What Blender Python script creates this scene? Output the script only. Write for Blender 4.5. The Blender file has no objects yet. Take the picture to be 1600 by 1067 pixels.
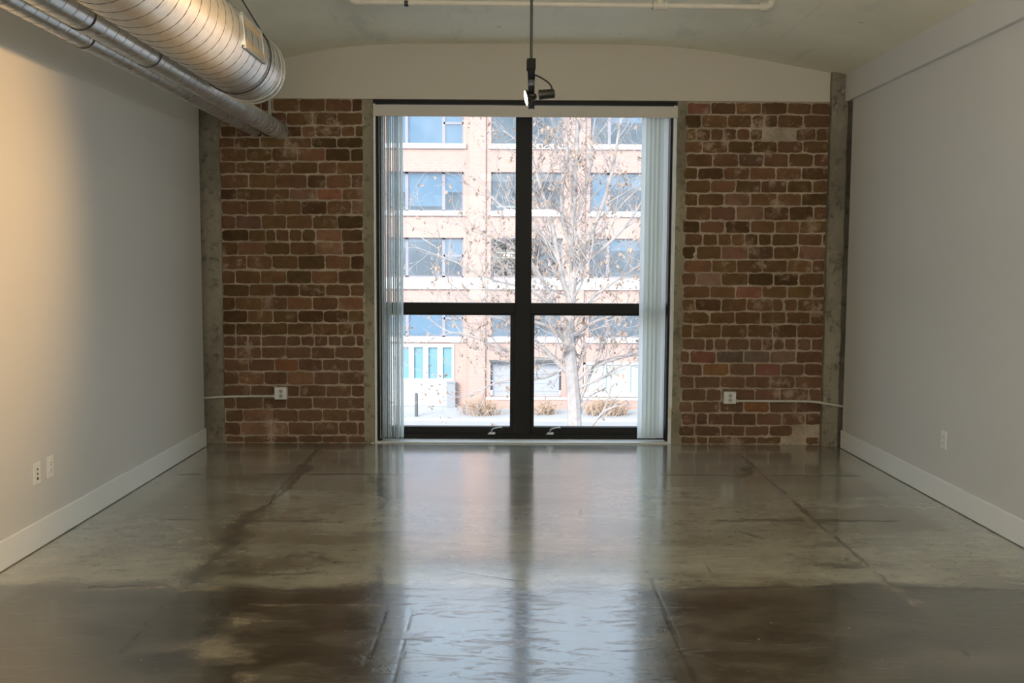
import bpy, math, random
from mathutils import Vector, Matrix, noise as mnoise
random.seed(7)
PI = math.pi
scn = bpy.context.scene
COL = scn.collection

# ------------------------------------------------------------------ camera
F = 1516.0
_y = Vector((787-800, -(412-533.5), -F)).normalized()
_u = Vector((math.sin(.0045), math.cos(.0045), 0))
_z = (_u - _y*_u.dot(_y)).normalized()
_x = _y.cross(_z)
M_wc = Matrix((_x, _y, _z))            # camera axes -> world axes
D = 8.1                                # brick plane


def ray(px, py):
    return M_wc @ Vector((px-800, 533.5-py, -F))


_r = ray(800, 693)
H = -_r.z/_r.y*D                       # eye height so that the floor meets the wall


def at(px, py, Y):
    r = ray(px, py)
    return Vector((r.x, r.y, r.z))*(Y/r.y) + Vector((0, 0, H))


def on_floor(px, py):
    r = ray(px, py)
    return Vector((r.x, r.y, r.z))*(-H/r.z) + Vector((0, 0, H))


cd = bpy.data.cameras.new('camera')
cam = bpy.data.objects.new('camera', cd)
COL.objects.link(cam)
cam.matrix_world = Matrix.Translation((0, 0, H)) @ M_wc.to_4x4()
cd.sensor_width = 36
cd.lens = 36*F/1600
cd.clip_end = 500
scn.camera = cam

# ------------------------------------------------------------------ helpers


class MB:
    def __init__(self):
        self.v = []; self.f = []; self.m = []; self.c = []

    def add(self, vs, fs, mat=0, col=None):
        n = len(self.v)
        self.v += [tuple(v) for v in vs]
        for f in fs:
            self.f.append([i+n for i in f]); self.m.append(mat); self.c.append(col)

    def box(self, x0, x1, y0, y1, z0, z1, mat=0, col=None):
        vs = [(x, y, z) for z in (z0, z1) for y in (y0, y1) for x in (x0, x1)]
        self.add(vs, [(0, 2, 3, 1), (4, 5, 7, 6), (0, 1, 5, 4), (2, 6, 7, 3), (0, 4, 6, 2), (1, 3, 7, 5)], mat, col)

    def obox(self, mtx, sx, sy, sz, mat=0):
        vs = [mtx @ Vector((x*sx/2, y*sy/2, z*sz/2)) for z in (-1, 1) for y in (-1, 1) for x in (-1, 1)]
        self.add(vs, [(0, 2, 3, 1), (4, 5, 7, 6), (0, 1, 5, 4), (2, 6, 7, 3), (0, 4, 6, 2), (1, 3, 7, 5)], mat)

    def tube(self, pts, r, n=10, mat=0, caps=True):
        pts = [Vector(p) for p in pts]
        rs = r if isinstance(r, (list, tuple)) else [r]*len(pts)
        rings = []
        t = (pts[1]-pts[0]).normalized()
        a = t.orthogonal().normalized()
        for i, p in enumerate(pts):
            if i == 0: t2 = (pts[1]-pts[0])
            elif i == len(pts)-1: t2 = pts[-1]-pts[-2]
            else: t2 = (pts[i+1]-pts[i]).normalized()+(pts[i]-pts[i-1]).normalized()
            t2 = t2.normalized() if t2.length > 1e-9 else t
            a = (a - t2*a.dot(t2))
            a = a.normalized() if a.length > 1e-6 else t2.orthogonal().normalized()
            b = t2.cross(a)
            rings.append([p + (a*math.cos(2*PI*k/n)+b*math.sin(2*PI*k/n))*rs[i] for k in range(n)])
            t = t2
        vs = [v for rg in rings for v in rg]
        fs = []
        for i in range(len(pts)-1):
            for k in range(n):
                fs.append((i*n+k, i*n+(k+1) % n, (i+1)*n+(k+1) % n, (i+1)*n+k))
        if caps:
            fs.append(tuple(range(n-1, -1, -1)))
            fs.append(tuple((len(pts)-1)*n+k for k in range(n)))
        self.add(vs, fs, mat)

    def lathe(self, prof, mtx, n=24, mat=0):
        """prof: list of (radius, height) spun round local z of mtx"""
        vs = [mtx @ Vector((r*math.cos(2*PI*k/n), r*math.sin(2*PI*k/n), h)) for r, h in prof for k in range(n)]
        fs = []
        for i in range(len(prof)-1):
            for k in range(n):
                fs.append((i*n+k, i*n+(k+1) % n, (i+1)*n+(k+1) % n, (i+1)*n+k))
        self.add(vs, fs, mat)

    def grid_wall(self, xs, zs, y0, y1, holes, mat=0):
        """solid wall cells between y0 and y1 with the hole cells left open"""
        for i in range(len(xs)-1):
            for j in range(len(zs)-1):
                if (i, j) in holes: continue
                self.box(xs[i], xs[i+1], y0, y1, zs[j], zs[j+1], mat)


def OBJ(name, mb, mats, parent=None, smooth=False, bevel=0, loc=None):
    me = bpy.data.meshes.new(name)
    vs = mb.v
    if parent is not None:
        pl = Vector(parent['_o']) if '_o' in parent else Vector((0, 0, 0))
        vs = [tuple(Vector(v)-pl) for v in vs]
    me.from_pydata(vs, [], mb.f)
    if not isinstance(mats, (list, tuple)): mats = [mats]
    for m in mats: me.materials.append(m)
    me.polygons.foreach_set('material_index', mb.m)
    if any(c is not None for c in mb.c):
        ca = me.color_attributes.new('tone', 'FLOAT_COLOR', 'CORNER')
        for p, c in zip(me.polygons, mb.c):
            for li in p.loop_indices: ca.data[li].color = (*(c or (0, 0, 0)), 1)
    if smooth:
        me.polygons.foreach_set('use_smooth', [True]*len(me.polygons))
        if hasattr(me, 'set_sharp_from_angle'): me.set_sharp_from_angle(angle=math.radians(38))
    me.update()
    o = bpy.data.objects.new(name, me)
    COL.objects.link(o)
    if parent is not None: o.parent = parent
    if bevel:
        b = o.modifiers.new('bevel', 'BEVEL'); b.width = bevel; b.segments = 2; b.limit_method = 'ANGLE'
    return o


def EMPTY(name, loc):
    o = bpy.data.objects.new(name, None)
    COL.objects.link(o)
    o.location = loc; o['_o'] = tuple(loc)
    o.empty_display_size = .1
    return o


def tag(o, label, cat, group=None, kind=None):
    o['label'] = label; o['category'] = cat
    if group: o['group'] = group
    if kind: o['kind'] = kind
    return o


def struct(o, label, cat):
    return tag(o, label, cat, kind='structure')


# ------------------------------------------------------------------ materials
class NT:
    def __init__(self, name):
        self.mat = bpy.data.materials.new(name)
        self.mat.use_nodes = True
        self.t = self.mat.node_tree
        self.n = self.t.nodes
        self.bsdf = self.n['Principled BSDF']
        self.out = self.n['Material Output']

    def node(self, typ, **kw):
        nd = self.n.new(typ)
        for k, v in kw.items():
            if hasattr(nd, k) and not k[0].isupper(): setattr(nd, k, v)
        return nd

    def link(self, a, b):
        self.t.links.new(a, b)

    def setin(self, sock, v):
        if isinstance(v, bpy.types.NodeSocket): self.link(v, sock)
        else: sock.default_value = v

    def math(self, op, a, b=0.0, c=0.0, clamp=False):
        nd = self.n.new('ShaderNodeMath'); nd.operation = op; nd.use_clamp = clamp
        for i, v in enumerate((a, b, c)): self.setin(nd.inputs[i], v)
        return nd.outputs[0]

    def vmath(self, op, a, b=(0, 0, 0)):
        nd = self.n.new('ShaderNodeVectorMath'); nd.operation = op
        self.setin(nd.inputs[0], a); self.setin(nd.inputs[1], b)
        return nd.outputs['Value'] if op in ('DOT_PRODUCT', 'LENGTH', 'DISTANCE') else nd.outputs[0]

    def vscale(self, a, s):
        nd = self.n.new('ShaderNodeVectorMath'); nd.operation = 'SCALE'
        self.setin(nd.inputs[0], a); self.setin(nd.inputs['Scale'], s)
        return nd.outputs[0]

    def pos(self):
        if not hasattr(self, '_p'): self._p = self.n.new('ShaderNodeTexCoord').outputs['Object']
        return self._p

    def noise(self, scale, detail=4, rough=.55, vec=None, stretch=None, dist=0, col=False):
        nd = self.n.new('ShaderNodeTexNoise')
        v = vec or self.pos()
        if stretch: v = self.vmath('MULTIPLY', v, stretch)
        self.link(v, nd.inputs['Vector'])
        nd.inputs['Scale'].default_value = scale; nd.inputs['Detail'].default_value = detail
        nd.inputs['Roughness'].default_value = rough; nd.inputs['Distortion'].default_value = dist
        return nd.outputs['Color' if col else 'Fac']

    def voro(self, scale, vec=None, feature='F1', stretch=None):
        nd = self.n.new('ShaderNodeTexVoronoi'); nd.feature = feature
        v = vec or self.pos()
        if stretch: v = self.vmath('MULTIPLY', v, stretch)
        self.link(v, nd.inputs['Vector'])
        nd.inputs['Scale'].default_value = scale
        return nd.outputs['Distance']

    def ss(self, x, lo, hi):
        """smoothstep lo..hi (lo>hi gives a falling step)"""
        nd = self.n.new('ShaderNodeMapRange'); nd.interpolation_type = 'SMOOTHSTEP'
        fl = lo > hi
        self.setin(nd.inputs['Value'], x)
        nd.inputs['From Min'].default_value = min(lo, hi); nd.inputs['From Max'].default_value = max(lo, hi)
        nd.inputs['To Min'].default_value = 1 if fl else 0
        nd.inputs['To Max'].default_value = 0 if fl else 1
        return nd.outputs[0]

    def mix(self, f, a, b, blend='MIX'):
        nd = self.n.new('ShaderNodeMix'); nd.data_type = 'RGBA'; nd.blend_type = blend
        self.setin(nd.inputs['Factor'], f)
        self.setin(nd.inputs['A'], (*a, 1) if isinstance(a, tuple) and len(a) == 3 else a)
        self.setin(nd.inputs['B'], (*b, 1) if isinstance(b, tuple) and len(b) == 3 else b)
        return nd.outputs['Result']

    def bump(self, h, strength=.3, dist=.01, normal=None):
        nd = self.n.new('ShaderNodeBump')
        self.link(h, nd.inputs['Height'])
        nd.inputs['Strength'].default_value = strength; nd.inputs['Distance'].default_value = dist
        if normal: self.link(normal, nd.inputs['Normal'])
        return nd.outputs[0]

    def set(self, **kw):
        names = dict(color='Base Color', rough='Roughness', metal='Metallic', normal='Normal', ior='IOR', spec='Specular IOR Level',
                     coat='Coat Weight', coat_rough='Coat Roughness', coat_ior='Coat IOR', emit='Emission Color', estr='Emission Strength',
                     alpha='Alpha', coat_normal='Coat Normal')
        for k, v in kw.items():
            if isinstance(v, tuple) and len(v) == 3: v = (*v, 1)
            self.setin(self.bsdf.inputs[names[k]], v)
        return self.mat


def simple(name, color, rough=.5, metal=0., var=.06, scale=20, bump=0., **kw):
    m = NT(name)
    n = m.noise(scale, 3)
    d = tuple(c*(1-var*2) for c in color)
    u = tuple(min(1, c*(1+var*2)) for c in color)
    m.set(color=m.mix(n, d, u), rough=rough, metal=metal, **kw)
    if bump: m.set(normal=m.bump(n, bump, .004))
    return m.mat


def mat_paint(name, color, bump=.08):
    m = NT(name)
    n1 = m.noise(1.3, 4); n2 = m.noise(180, 2)
    m.set(color=m.mix(n1, tuple(c*.95 for c in color), color), rough=.55, spec=.3, normal=m.bump(n2, bump, .002))
    return m.mat


def mat_ceiling():
    m = NT('painted_concrete_ceiling')
    n1 = m.noise(1.1, 5); n2 = m.noise(5, 4, stretch=(1, .35, 1))
    c = m.mix(m.ss(n1, .3, .7), (.74, .715, .58), (.82, .79, .65))
    c = m.mix(m.math('MULTIPLY', m.ss(n2, .56, .75), .5), c, (.55, .56, .5))
    # board seams along the room and small nail and tie marks
    seam = m.n.new('ShaderNodeTexWave'); seam.wave_type = 'BANDS'; seam.bands_direction = 'X'
    m.link(m.pos(), seam.inputs['Vector']); seam.inputs['Scale'].default_value = 1.15
    seam.inputs['Distortion'].default_value = .25
    sm = m.math('MULTIPLY', m.ss(seam.outputs['Fac'], .975, 1.0), m.ss(m.noise(3, 2), .5, .68))
    c = m.mix(m.math('MULTIPLY', sm, .16), c, (.4, .4, .34))
    v = m.voro(2.8, stretch=(1, 2.0, 1))
    wob = m.math('ADD', v, m.math('MULTIPLY', m.noise(24, 3), .06))
    sp = m.math('MULTIPLY', m.ss(wob, .095, .07), m.ss(m.noise(1.7, 1), .40, .48))
    c = m.mix(m.math('MULTIPLY', sp, .75), c, (.16, .15, .12))
    v3 = m.voro(5.5, stretch=(1, 1.6, 1))
    c = m.mix(m.math('MULTIPLY', m.math('MULTIPLY', m.ss(m.math('ADD', v3, m.math('MULTIPLY', m.noise(30, 3), .06)), .085, .06), m.ss(m.noise(2.3, 1), .45, .52)), .6), c, (.2, .19, .15))
    v2 = m.voro(9)
    c = m.mix(m.math('MULTIPLY', m.ss(v2, .07, .03), .6), c, (.85, .84, .78))
    h = m.math('ADD', n2, m.math('MULTIPLY', seam.outputs['Fac'], .15))
    m.set(color=c, rough=.6, spec=.3, normal=m.bump(h, .25, .015))
    return m.mat


def mat_concrete(name, a, b, dark):
    m = NT(name)
    n1 = m.noise(2.2, 6, .6, stretch=(1, 1, .5)); n2 = m.noise(14, 5, .65); n3 = m.noise(60, 3)
    c = m.mix(m.ss(n1, .35, .65), a, b)
    c = m.mix(m.math('MULTIPLY', m.ss(n2, .5, .7), .8), c, dark)
    c = m.mix(m.math('MULTIPLY', m.ss(m.noise(22, 5, .7, stretch=(1, 1, .6)), .6, .7), .6), c, tuple(x*1.45 for x in b))
    c = m.mix(m.math('MULTIPLY', m.ss(m.noise(1.1, 3), .52, .62), .45), c, dark)
    hole = m.ss(m.math('ADD', m.voro(8), m.math('MULTIPLY', n2, .12)), .13, .08)
    c = m.mix(m.math('MULTIPLY', hole, .7), c, (.03, .028, .022))
    h = m.math('SUBTRACT', m.math('ADD', n2, m.math('MULTIPLY', n3, .4)), hole)
    m.set(color=c, rough=.85, spec=.25, normal=m.bump(h, .5, .012))
    return m.mat


def mat_brick():
    m = NT('old_brick')
    at_ = m.n.new('ShaderNodeAttribute'); at_.attribute_name = 'tone'
    base = at_.outputs['Color']
    n1 = m.noise(9, 6, .65); n2 = m.noise(38, 5, .7); n3 = m.noise(3, 4, .6)
    c = m.mix(m.math('MULTIPLY', m.ss(n1, .35, .7), .55), base, m.mix(1., base, (.55, .5, .45), 'MULTIPLY'))
    c = m.mix(m.math('MULTIPLY', m.ss(n2, .58, .72), .5), c, (.05, .03, .018))
    smear = m.math('MULTIPLY', m.ss(m.noise(6.5, 7, .72), .52, .66), m.ss(n3, .38, .56))
    c = m.mix(m.math('MULTIPLY', smear, .75), c, (.4, .29, .2))
    fleck = m.math('MULTIPLY', m.ss(m.noise(55, 3, .6), .68, .74), m.ss(n1, .45, .6))
    c = m.mix(m.math('MULTIPLY', fleck, .8), c, (.55, .46, .36))
    h = m.math('ADD', n1, m.math('MULTIPLY', n2, .5))
    m.set(color=c, rough=.9, spec=.2, normal=m.bump(h, .6, .01))
    return m.mat


def mat_mortar():
    m = NT('mortar')
    n1 = m.noise(5, 6, .65); n2 = m.noise(45, 4, .7)
    c = m.mix(m.ss(n1, .3, .7), (.28, .225, .16), (.47, .385, .285))
    c = m.mix(m.math('MULTIPLY', m.ss(n2, .55, .7), .6), c, (.12, .085, .055))
    m.set(color=c, rough=.95, spec=.15, normal=m.bump(m.math('ADD', n1, n2), .7, .012))
    return m.mat


def mat_galv(name, tint=(.62, .62, .6), rough=.33):
    m = NT(name)
    v = m.n.new('ShaderNodeTexVoronoi'); m.link(m.pos(), v.inputs['Vector']); v.inputs['Scale'].default_value = 26
    g = m.vmath('DOT_PRODUCT', v.outputs['Color'], (.4, .3, .3))
    n = m.noise(3.5, 4)
    c = m.mix(m.ss(g, .2, .8), tuple(t*.93 for t in tint), tuple(min(1, t*1.06) for t in tint))
    c = m.mix(m.math('MULTIPLY', m.ss(n, .5, .7), .35), c, tuple(t*.7 for t in tint))
    r = m.math('ADD', m.math('MULTIPLY', n, .2), rough-.1)
    m.set(color=c, rough=r, metal=.75, normal=m.bump(n, .12, .02))
    return m.mat


def mat_glass(name, refl=.08, tint=(1, 1, 1)):
    m = NT(name)
    m.n.remove(m.bsdf)
    tr = m.n.new('ShaderNodeBsdfTransparent'); tr.inputs[0].default_value = (*tint, 1)
    gl = m.n.new('ShaderNodeBsdfGlossy'); gl.inputs['Roughness'].default_value = .02
    fr = m.n.new('ShaderNodeFresnel'); fr.inputs['IOR'].default_value = 1.5
    dust = m.noise(.5, 2)
    f = m.math('ADD', m.math('MULTIPLY', fr.outputs[0], .35), m.math('MULTIPLY', dust, refl), clamp=True)
    mx = m.n.new('ShaderNodeMixShader')
    m.link(f, mx.inputs[0]); m.link(tr.outputs[0], mx.inputs[1]); m.link(gl.outputs[0], mx.inputs[2])
    m.link(mx.outputs[0], m.out.inputs['Surface'])
    return m.mat


def mat_vane():
    m = NT('vinyl_vane')
    n = m.noise(90, 2, stretch=(1, 1, .02))
    col = m.mix(n, (.86, .89, .88), (.95, .96, .95))
    m.set(color=col, rough=.45)
    tl = m.n.new('ShaderNodeBsdfTranslucent'); m.link(col, tl.inputs[0])
    mx = m.n.new('ShaderNodeMixShader'); mx.inputs[0].default_value = .74
    m.link(m.bsdf.outputs[0], mx.inputs[1]); m.link(tl.outputs[0], mx.inputs[2])
    m.link(mx.outputs[0], m.out.inputs['Surface'])
    return m.mat


def mat_floor():
    """polished concrete; old stains, joints and repairs come in as the mesh attribute 'tone' (R dark, G light, B crack, A near slab)"""
    m = NT('polished_concrete')
    an = m.n.new('ShaderNodeAttribute'); an.attribute_name = 'tone'
    sp_ = m.n.new('ShaderNodeSeparateColor'); m.link(an.outputs['Color'], sp_.inputs[0])
    dark, lite, crack, near = sp_.outputs[0], sp_.outputs[1], sp_.outputs[2], an.outputs['Alpha']
    n1 = m.noise(.9, 6, .6); n2 = m.noise(3.2, 6, .65, stretch=(1, 1.6, 1)); n3 = m.noise(30, 4, .65)
    n4 = m.noise(1.7, 5, .6, stretch=(.6, 1.5, 1))
    base = m.mix(m.ss(n1, .32, .68), (.26, .25, .19), (.40, .385, .31))
    base = m.mix(m.math('MULTIPLY', m.ss(n4, .48, .68), .65), base, (.13, .11, .072))
    base = m.mix(m.math('MULTIPLY', m.ss(n2, .55, .75), .4), base, (.3, .275, .21))
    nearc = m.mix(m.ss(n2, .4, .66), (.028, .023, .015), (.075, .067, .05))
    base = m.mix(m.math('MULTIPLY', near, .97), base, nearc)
    n5 = m.noise(9, 6, .72, stretch=(.8, 1.5, 1))
    base = m.mix(m.math('MULTIPLY', m.ss(n5, .5, .7), .5), base, m.mix(1., base, (.42, .38, .34), 'MULTIPLY'))
    base = m.mix(m.math('MULTIPLY', m.ss(n5, .46, .3), .35), base, m.mix(1., base, (1.7, 1.7, 1.65), 'MULTIPLY'))
    base = m.mix(m.math('MULTIPLY', dark, .76), base, (.04, .032, .02))
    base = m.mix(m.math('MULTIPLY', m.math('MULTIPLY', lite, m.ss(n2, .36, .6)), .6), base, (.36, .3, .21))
    vo = m.voro(11)
    spk = m.math('MULTIPLY', m.ss(vo, .05, .03), m.ss(n1, .42, .5))
    base = m.mix(m.math('MULTIPLY', spk, .8), base, (.6, .56, .48))
    base = m.mix(m.math('MULTIPLY', m.ss(n3, .58, .72), .5), base, (.05, .042, .03))
    base = m.mix(m.math('MULTIPLY', crack, .85), base, (.02, .016, .012))
    # sealed and trowelled, a little scuffed
    scuff = m.math('MULTIPLY', m.ss(m.noise(7, 6, .7, stretch=(.6, 1.6, 1), dist=1.2), .52, .66), near)
    rough = m.math('ADD', m.math('MULTIPLY', n2, .20), .13)
    rough = m.math('ADD', rough, m.math('MULTIPLY', dark, .12))
    h = m.math('ADD', m.math('MULTIPLY', n4, .35), m.math('MULTIPLY', n3, .05))
    h = m.math('ADD', h, m.math('MULTIPLY', scuff, .10))
    h = m.math('SUBTRACT', h, m.math('MULTIPLY', crack, .08))
    m.set(color=base, rough=rough, spec=.5, ior=1.5, normal=m.bump(h, .35, .012), coat=1.0, coat_rough=.12, coat_ior=1.55, coat_normal=m.bump(h, .3, .01))
    return m.mat


def floor_mesh(x0, x1, y0, y1, name):
    """slab with a fine grid on the part in view; returns the object with its stain attribute"""
    import numpy as np
    yv = on_floor(800, 1067).y-.25
    step = .0125
    nx = int((x1-x0)/step); ny = int((y1-yv)/step)
    X = np.linspace(x0, x1, nx+1); Y = np.concatenate(([y0], np.linspace(yv, y1, ny+1)))
    GX, GY = np.meshgrid(X, Y)
    sh = GX.shape

    def nz(scale, sd):
        """fractal value noise on the plane"""
        tot = np.zeros(sh); amp = 1.; norm = 0
        for o_ in range(5):
            rg = np.random.RandomState(sd+o_*17)
            T = rg.rand(256, 256)
            u = GX*scale*2**o_+1000.3; v = GY*scale*2**o_+1000.7
            iu = np.floor(u).astype(int); iv = np.floor(v).astype(int)
            fu = u-iu; fv = v-iv
            fu = fu*fu*(3-2*fu); fv = fv*fv*(3-2*fv)
            t = lambda i, j: T[i % 256, j % 256]
            tot += amp*((t(iu, iv)*(1-fu)+t(iu+1, iv)*fu)*(1-fv)+(t(iu, iv+1)*(1-fu)+t(iu+1, iv+1)*fu)*fv)
            norm += amp; amp *= .58
        return tot/norm
    W1, W2 = nz(2.2, 1)-.5, nz(2.2, 2)-.5
    F1, F2 = nz(14, 3)-.5, nz(14, 4)-.5
    G = {k: nz(k, int(k*10)) for k in (2., 2.5, 3., 4., 5.)}

    NW = nz(5., 77)

    def ss(v, lo, hi):
        t = np.clip((v-lo)/(hi-lo), 0, 1)
        return t*t*(3-2*t)

    def seg(p1, p2, w, wob=.05, soft=.25, gaps=None, ext=.1, brk=True):
        wob *= .45
        a = on_floor(*p1); b = on_floor(*p2)
        t = (b-a).to_2d(); L = t.length; t.normalize()
        qx = GX+1.6*wob*W1+.6*wob*F1-a.x; qy = GY+1.6*wob*W2+.6*wob*F2-a.y
        d = np.abs(-qx*t.y+qy*t.x); s_ = qx*t.x+qy*t.y
        ww = w*(.35+1.3*np.clip((NW-.3)/.4, 0, 1)) if brk else w
        k = np.clip((ww-d)/(ww*(1-(soft or .25))), 0, 1)*ss(s_, -ext, 0)*ss(s_, L+ext, L)
        if gaps: k = k*ss(G[gaps], .42, .58)
        return k

    def blob(c, rx, ry, wob=.5, edge=.35):
        wob *= .5
        a = on_floor(*c)
        qx = (GX+wob*W1+.1*F1-a.x)/rx; qy = (GY+wob*W2+.1*F2-a.y)/ry
        rr_ = .45+1.1*np.clip((NW-.3)/.4, 0, 1)
        return ss(np.hypot(qx, qy), rr_, rr_*edge)*(.35+.65*ss(G[5.], .4, .6))
    mx = np.maximum.reduce
    dark = mx([
        seg((505, 692), (300, 905), .016, .08), seg((1160, 715), (1395, 915), .018, .06), seg((1395, 915), (1560, 1066), .012, .08, .2, 3.), seg((300, 905), (200, 1010), .018, .1, .2, 3.), seg((330, 985), (215, 1066), .05, .2, .1, 3.),
        seg((505, 692), (470, 735), .02, .04), seg((478, 735), (405, 800), .035, .10), seg((405, 800), (345, 862), .10, .3, .1), seg((350, 862), (296, 905), .12, .35, .1),
        seg((470, 728), (445, 758), .07, .25, .1),
        seg((285, 741), (640, 741), .03, .10, None, 2.5), seg((330, 788), (470, 783), .03, .12, None, 2.), seg((255, 812), (600, 815), .022, .08, None, 2.),
        seg((300, 918), (520, 922), .035, .12), seg((60, 917), (300, 917), .02, .08, None, 2.), seg((345, 893), (480, 893), .06, .35, .1), seg((350, 865), (470, 868), .05, .45, .1, 3.),
        seg((1040, 741), (1330, 744), .028, .1, None, 2.5), seg((1040, 813), (1400, 815), .035, .15, None, 2.), seg((1155, 830), (1182, 838), .022, .1),
        seg((1040, 920), (1380, 915), .035, .12), seg((1380, 918), (1600, 922), .045, .1, .1),
        seg((1165, 722), (1260, 800), .035, .12, None, 3.), blob((1352, 885), .26, .17, .6), blob((1290, 822), .22, .14, .7), seg((1165, 730), (1150, 742), .08, .3, .1),
        seg((596, 745), (585, 1060), .05, .25, .1, 2.), blob((250, 836), .07, .05, .3), blob((412, 880), .34, .11, .9),
        seg((1105, 886), (1107, 889), .015, .02), seg((907, 798), (907, 802), .014, .02)])
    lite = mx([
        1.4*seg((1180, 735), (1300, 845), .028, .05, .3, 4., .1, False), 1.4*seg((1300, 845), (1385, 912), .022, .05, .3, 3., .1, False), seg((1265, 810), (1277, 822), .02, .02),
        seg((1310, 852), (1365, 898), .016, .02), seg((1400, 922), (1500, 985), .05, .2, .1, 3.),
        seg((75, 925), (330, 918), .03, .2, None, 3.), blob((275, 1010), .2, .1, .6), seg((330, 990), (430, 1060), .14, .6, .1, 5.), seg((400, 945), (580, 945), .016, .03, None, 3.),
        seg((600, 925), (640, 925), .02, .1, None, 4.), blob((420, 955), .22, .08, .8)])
    crack = mx([seg((1022, 912), (1088, 1066), .014, .03, .3), seg((720, 893), (800, 905), .012, .04, .3), seg((640, 955), (615, 1066), .013, .06, .3), seg((600, 960), (560, 1066), .012, .06, .3, 3.)])
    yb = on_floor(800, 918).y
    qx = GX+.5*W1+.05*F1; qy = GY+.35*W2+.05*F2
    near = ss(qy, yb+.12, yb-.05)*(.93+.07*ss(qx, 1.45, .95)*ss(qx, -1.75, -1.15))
    tone = np.stack([dark, lite, crack, near], -1).reshape(-1, 4).astype(np.float32)
    nxx, nyy = sh[1], sh[0]
    co = np.stack([GX, GY, np.zeros(sh)], -1).reshape(-1, 3)
    i = np.arange(nxx-1)[None, :]+np.arange(nyy-1)[:, None]*nxx
    q = np.stack([i, i+1, i+nxx+1, i+nxx], -1).reshape(-1, 4)
    n0 = len(co)
    edge = np.array([[x0, y0, -.2], [x1, y0, -.2], [x1, y1, -.2], [x0, y1, -.2]])
    co = np.concatenate([co, edge])
    me = bpy.data.meshes.new(name)
    fr = list(range(nxx)); bk = list(range((nyy-1)*nxx, nyy*nxx)); lf = list(range(0, nyy*nxx, nxx)); rt = list(range(nxx-1, nyy*nxx, nxx))
    sides = [fr[::-1]+[n0, n0+1], bk+[n0+2, n0+3], lf+[n0+3, n0], rt[::-1]+[n0+1, n0+2], [n0+3, n0+2, n0+1, n0]]
    me.from_pydata(co.tolist(), [], q.tolist()+sides)
    ca = me.color_attributes.new('tone', 'FLOAT_COLOR', 'POINT')
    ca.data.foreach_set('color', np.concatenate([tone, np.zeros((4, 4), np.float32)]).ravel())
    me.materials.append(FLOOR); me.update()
    o = bpy.data.objects.new(name, me); COL.objects.link(o)
    return o


def mat_facade():
    m = NT('facade_brick')
    br = m.n.new('ShaderNodeTexBrick')
    sw = m.n.new('ShaderNodeSeparateXYZ'); m.link(m.pos(), sw.inputs[0])
    cb = m.n.new('ShaderNodeCombineXYZ'); m.link(sw.outputs['X'], cb.inputs['X']); m.link(sw.outputs['Z'], cb.inputs['Y'])
    m.link(cb.outputs[0], br.inputs['Vector'])
    br.inputs['Scale'].default_value = 1
    br.inputs['Brick Width'].default_value = .32; br.inputs['Row Height'].default_value = .11; br.inputs['Mortar Size'].default_value = .012
    br.inputs['Color1'].default_value = (.45, .298, .256, 1); br.inputs['Color2'].default_value = (.50, .341, .297, 1)
    br.inputs['Mortar'].default_value = (.35, .245, .20, 1)
    n = m.noise(.7, 4)
    m.set(color=m.mix(n, br.outputs['Color'], (.46, .303, .252)), rough=.9)
    return m.mat


def mat_emit(name, color, s):
    m = NT(name)
    m.set(color=color, emit=color, estr=s)
    return m.mat


WALL = mat_paint('white_wall_paint', (.63, .62, .60))
BAND = mat_paint('cream_band_paint', (.53, .485, .40), .15)
TRIM = mat_paint('trim_gloss_paint', (.80, .81, .80), .02)
CEIL = mat_ceiling()
CONC = mat_concrete('column_concrete', (.19, .165, .12), (.30, .265, .20), (.085, .072, .05))
CONC2 = mat_concrete('jamb_concrete', (.23, .20, .135), (.31, .275, .19), (.12, .10, .065))
BRICK = mat_brick(); MORTAR = mat_mortar(); FLOOR = mat_floor()
GALV = mat_galv('galvanised_duct', (.70, .70, .68), .30); SEAM2 = simple('slim_duct_seam', (.30, .30, .29), .5, .5)
GALVW = mat_galv('galvanised_spiral_duct', (.74, .72, .67), .36)
SEAM = simple('duct_seam', (.10, .095, .085), .6, .3)
BLACK = simple('dark_bronze_frame', (.012, .011, .009), .5, 0, .1, 30, spec=.2)
BLACKM = simple('black_fixture_metal', (.02, .018, .014), .45, .3)
TRACKM = simple('matt_black_track', (.010, .009, .007), .8, 0, .1)
TRACKM.node_tree.nodes['Principled BSDF'].inputs['Specular IOR Level'].default_value = .15
WIRE = simple('dark_wire', (.06, .055, .05), .5, .6)
STRAP = simple('steel_strap', (.42, .42, .39), .45, .8)
GLASS = mat_glass('window_glass', .004)
VANE = mat_vane()
VALANCE = mat_paint('valance_vinyl', (.55, .51, .435), .03)
PLATE = simple('outlet_plastic', (.78, .77, .72), .35, 0, .02)
SLOT = simple('outlet_slot_dark', (.02, .02, .02), .6)
STEELBOX = simple('steel_outlet_box', (.62, .61, .56), .4, .3, .08)
CONDUIT = simple('painted_conduit', (.55, .52, .44), .45, .2, .08)
PIPEM = simple('painted_pipe', (.55, .50, .41), .5, 0, .05)
BRASS = simple('cream_cord_cleat', (.7, .63, .42), .4)
ALU = simple('silver_crank', (.36, .36, .34), .35, .7)
FAC = mat_facade()
SILL = simple('white_stone', (.66, .66, .66), .8, 0, .04, 3)
FWHITE = simple('white_storefront', (.62, .64, .66), .5, 0, .03, 3)
FFRAME = simple('facade_window_frame', (.27, .25, .28), .5, 0, .05, 3)
FGLASS = mat_glass('facade_glass', .36, (.66, .74, .8))
FBLIND = simple('facade_blind', (.46, .64, .74), .8, 0, .03, 2)
FDARK = simple('facade_room_dark', (.10, .125, .16), .8, 0, .1, 1)
FTEAL = simple('facade_teal', (.16, .30, .34), .3, 0, .08, 1)
TUBE = mat_emit('office_tube_light', (1, .88, .55), 1.3)
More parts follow.
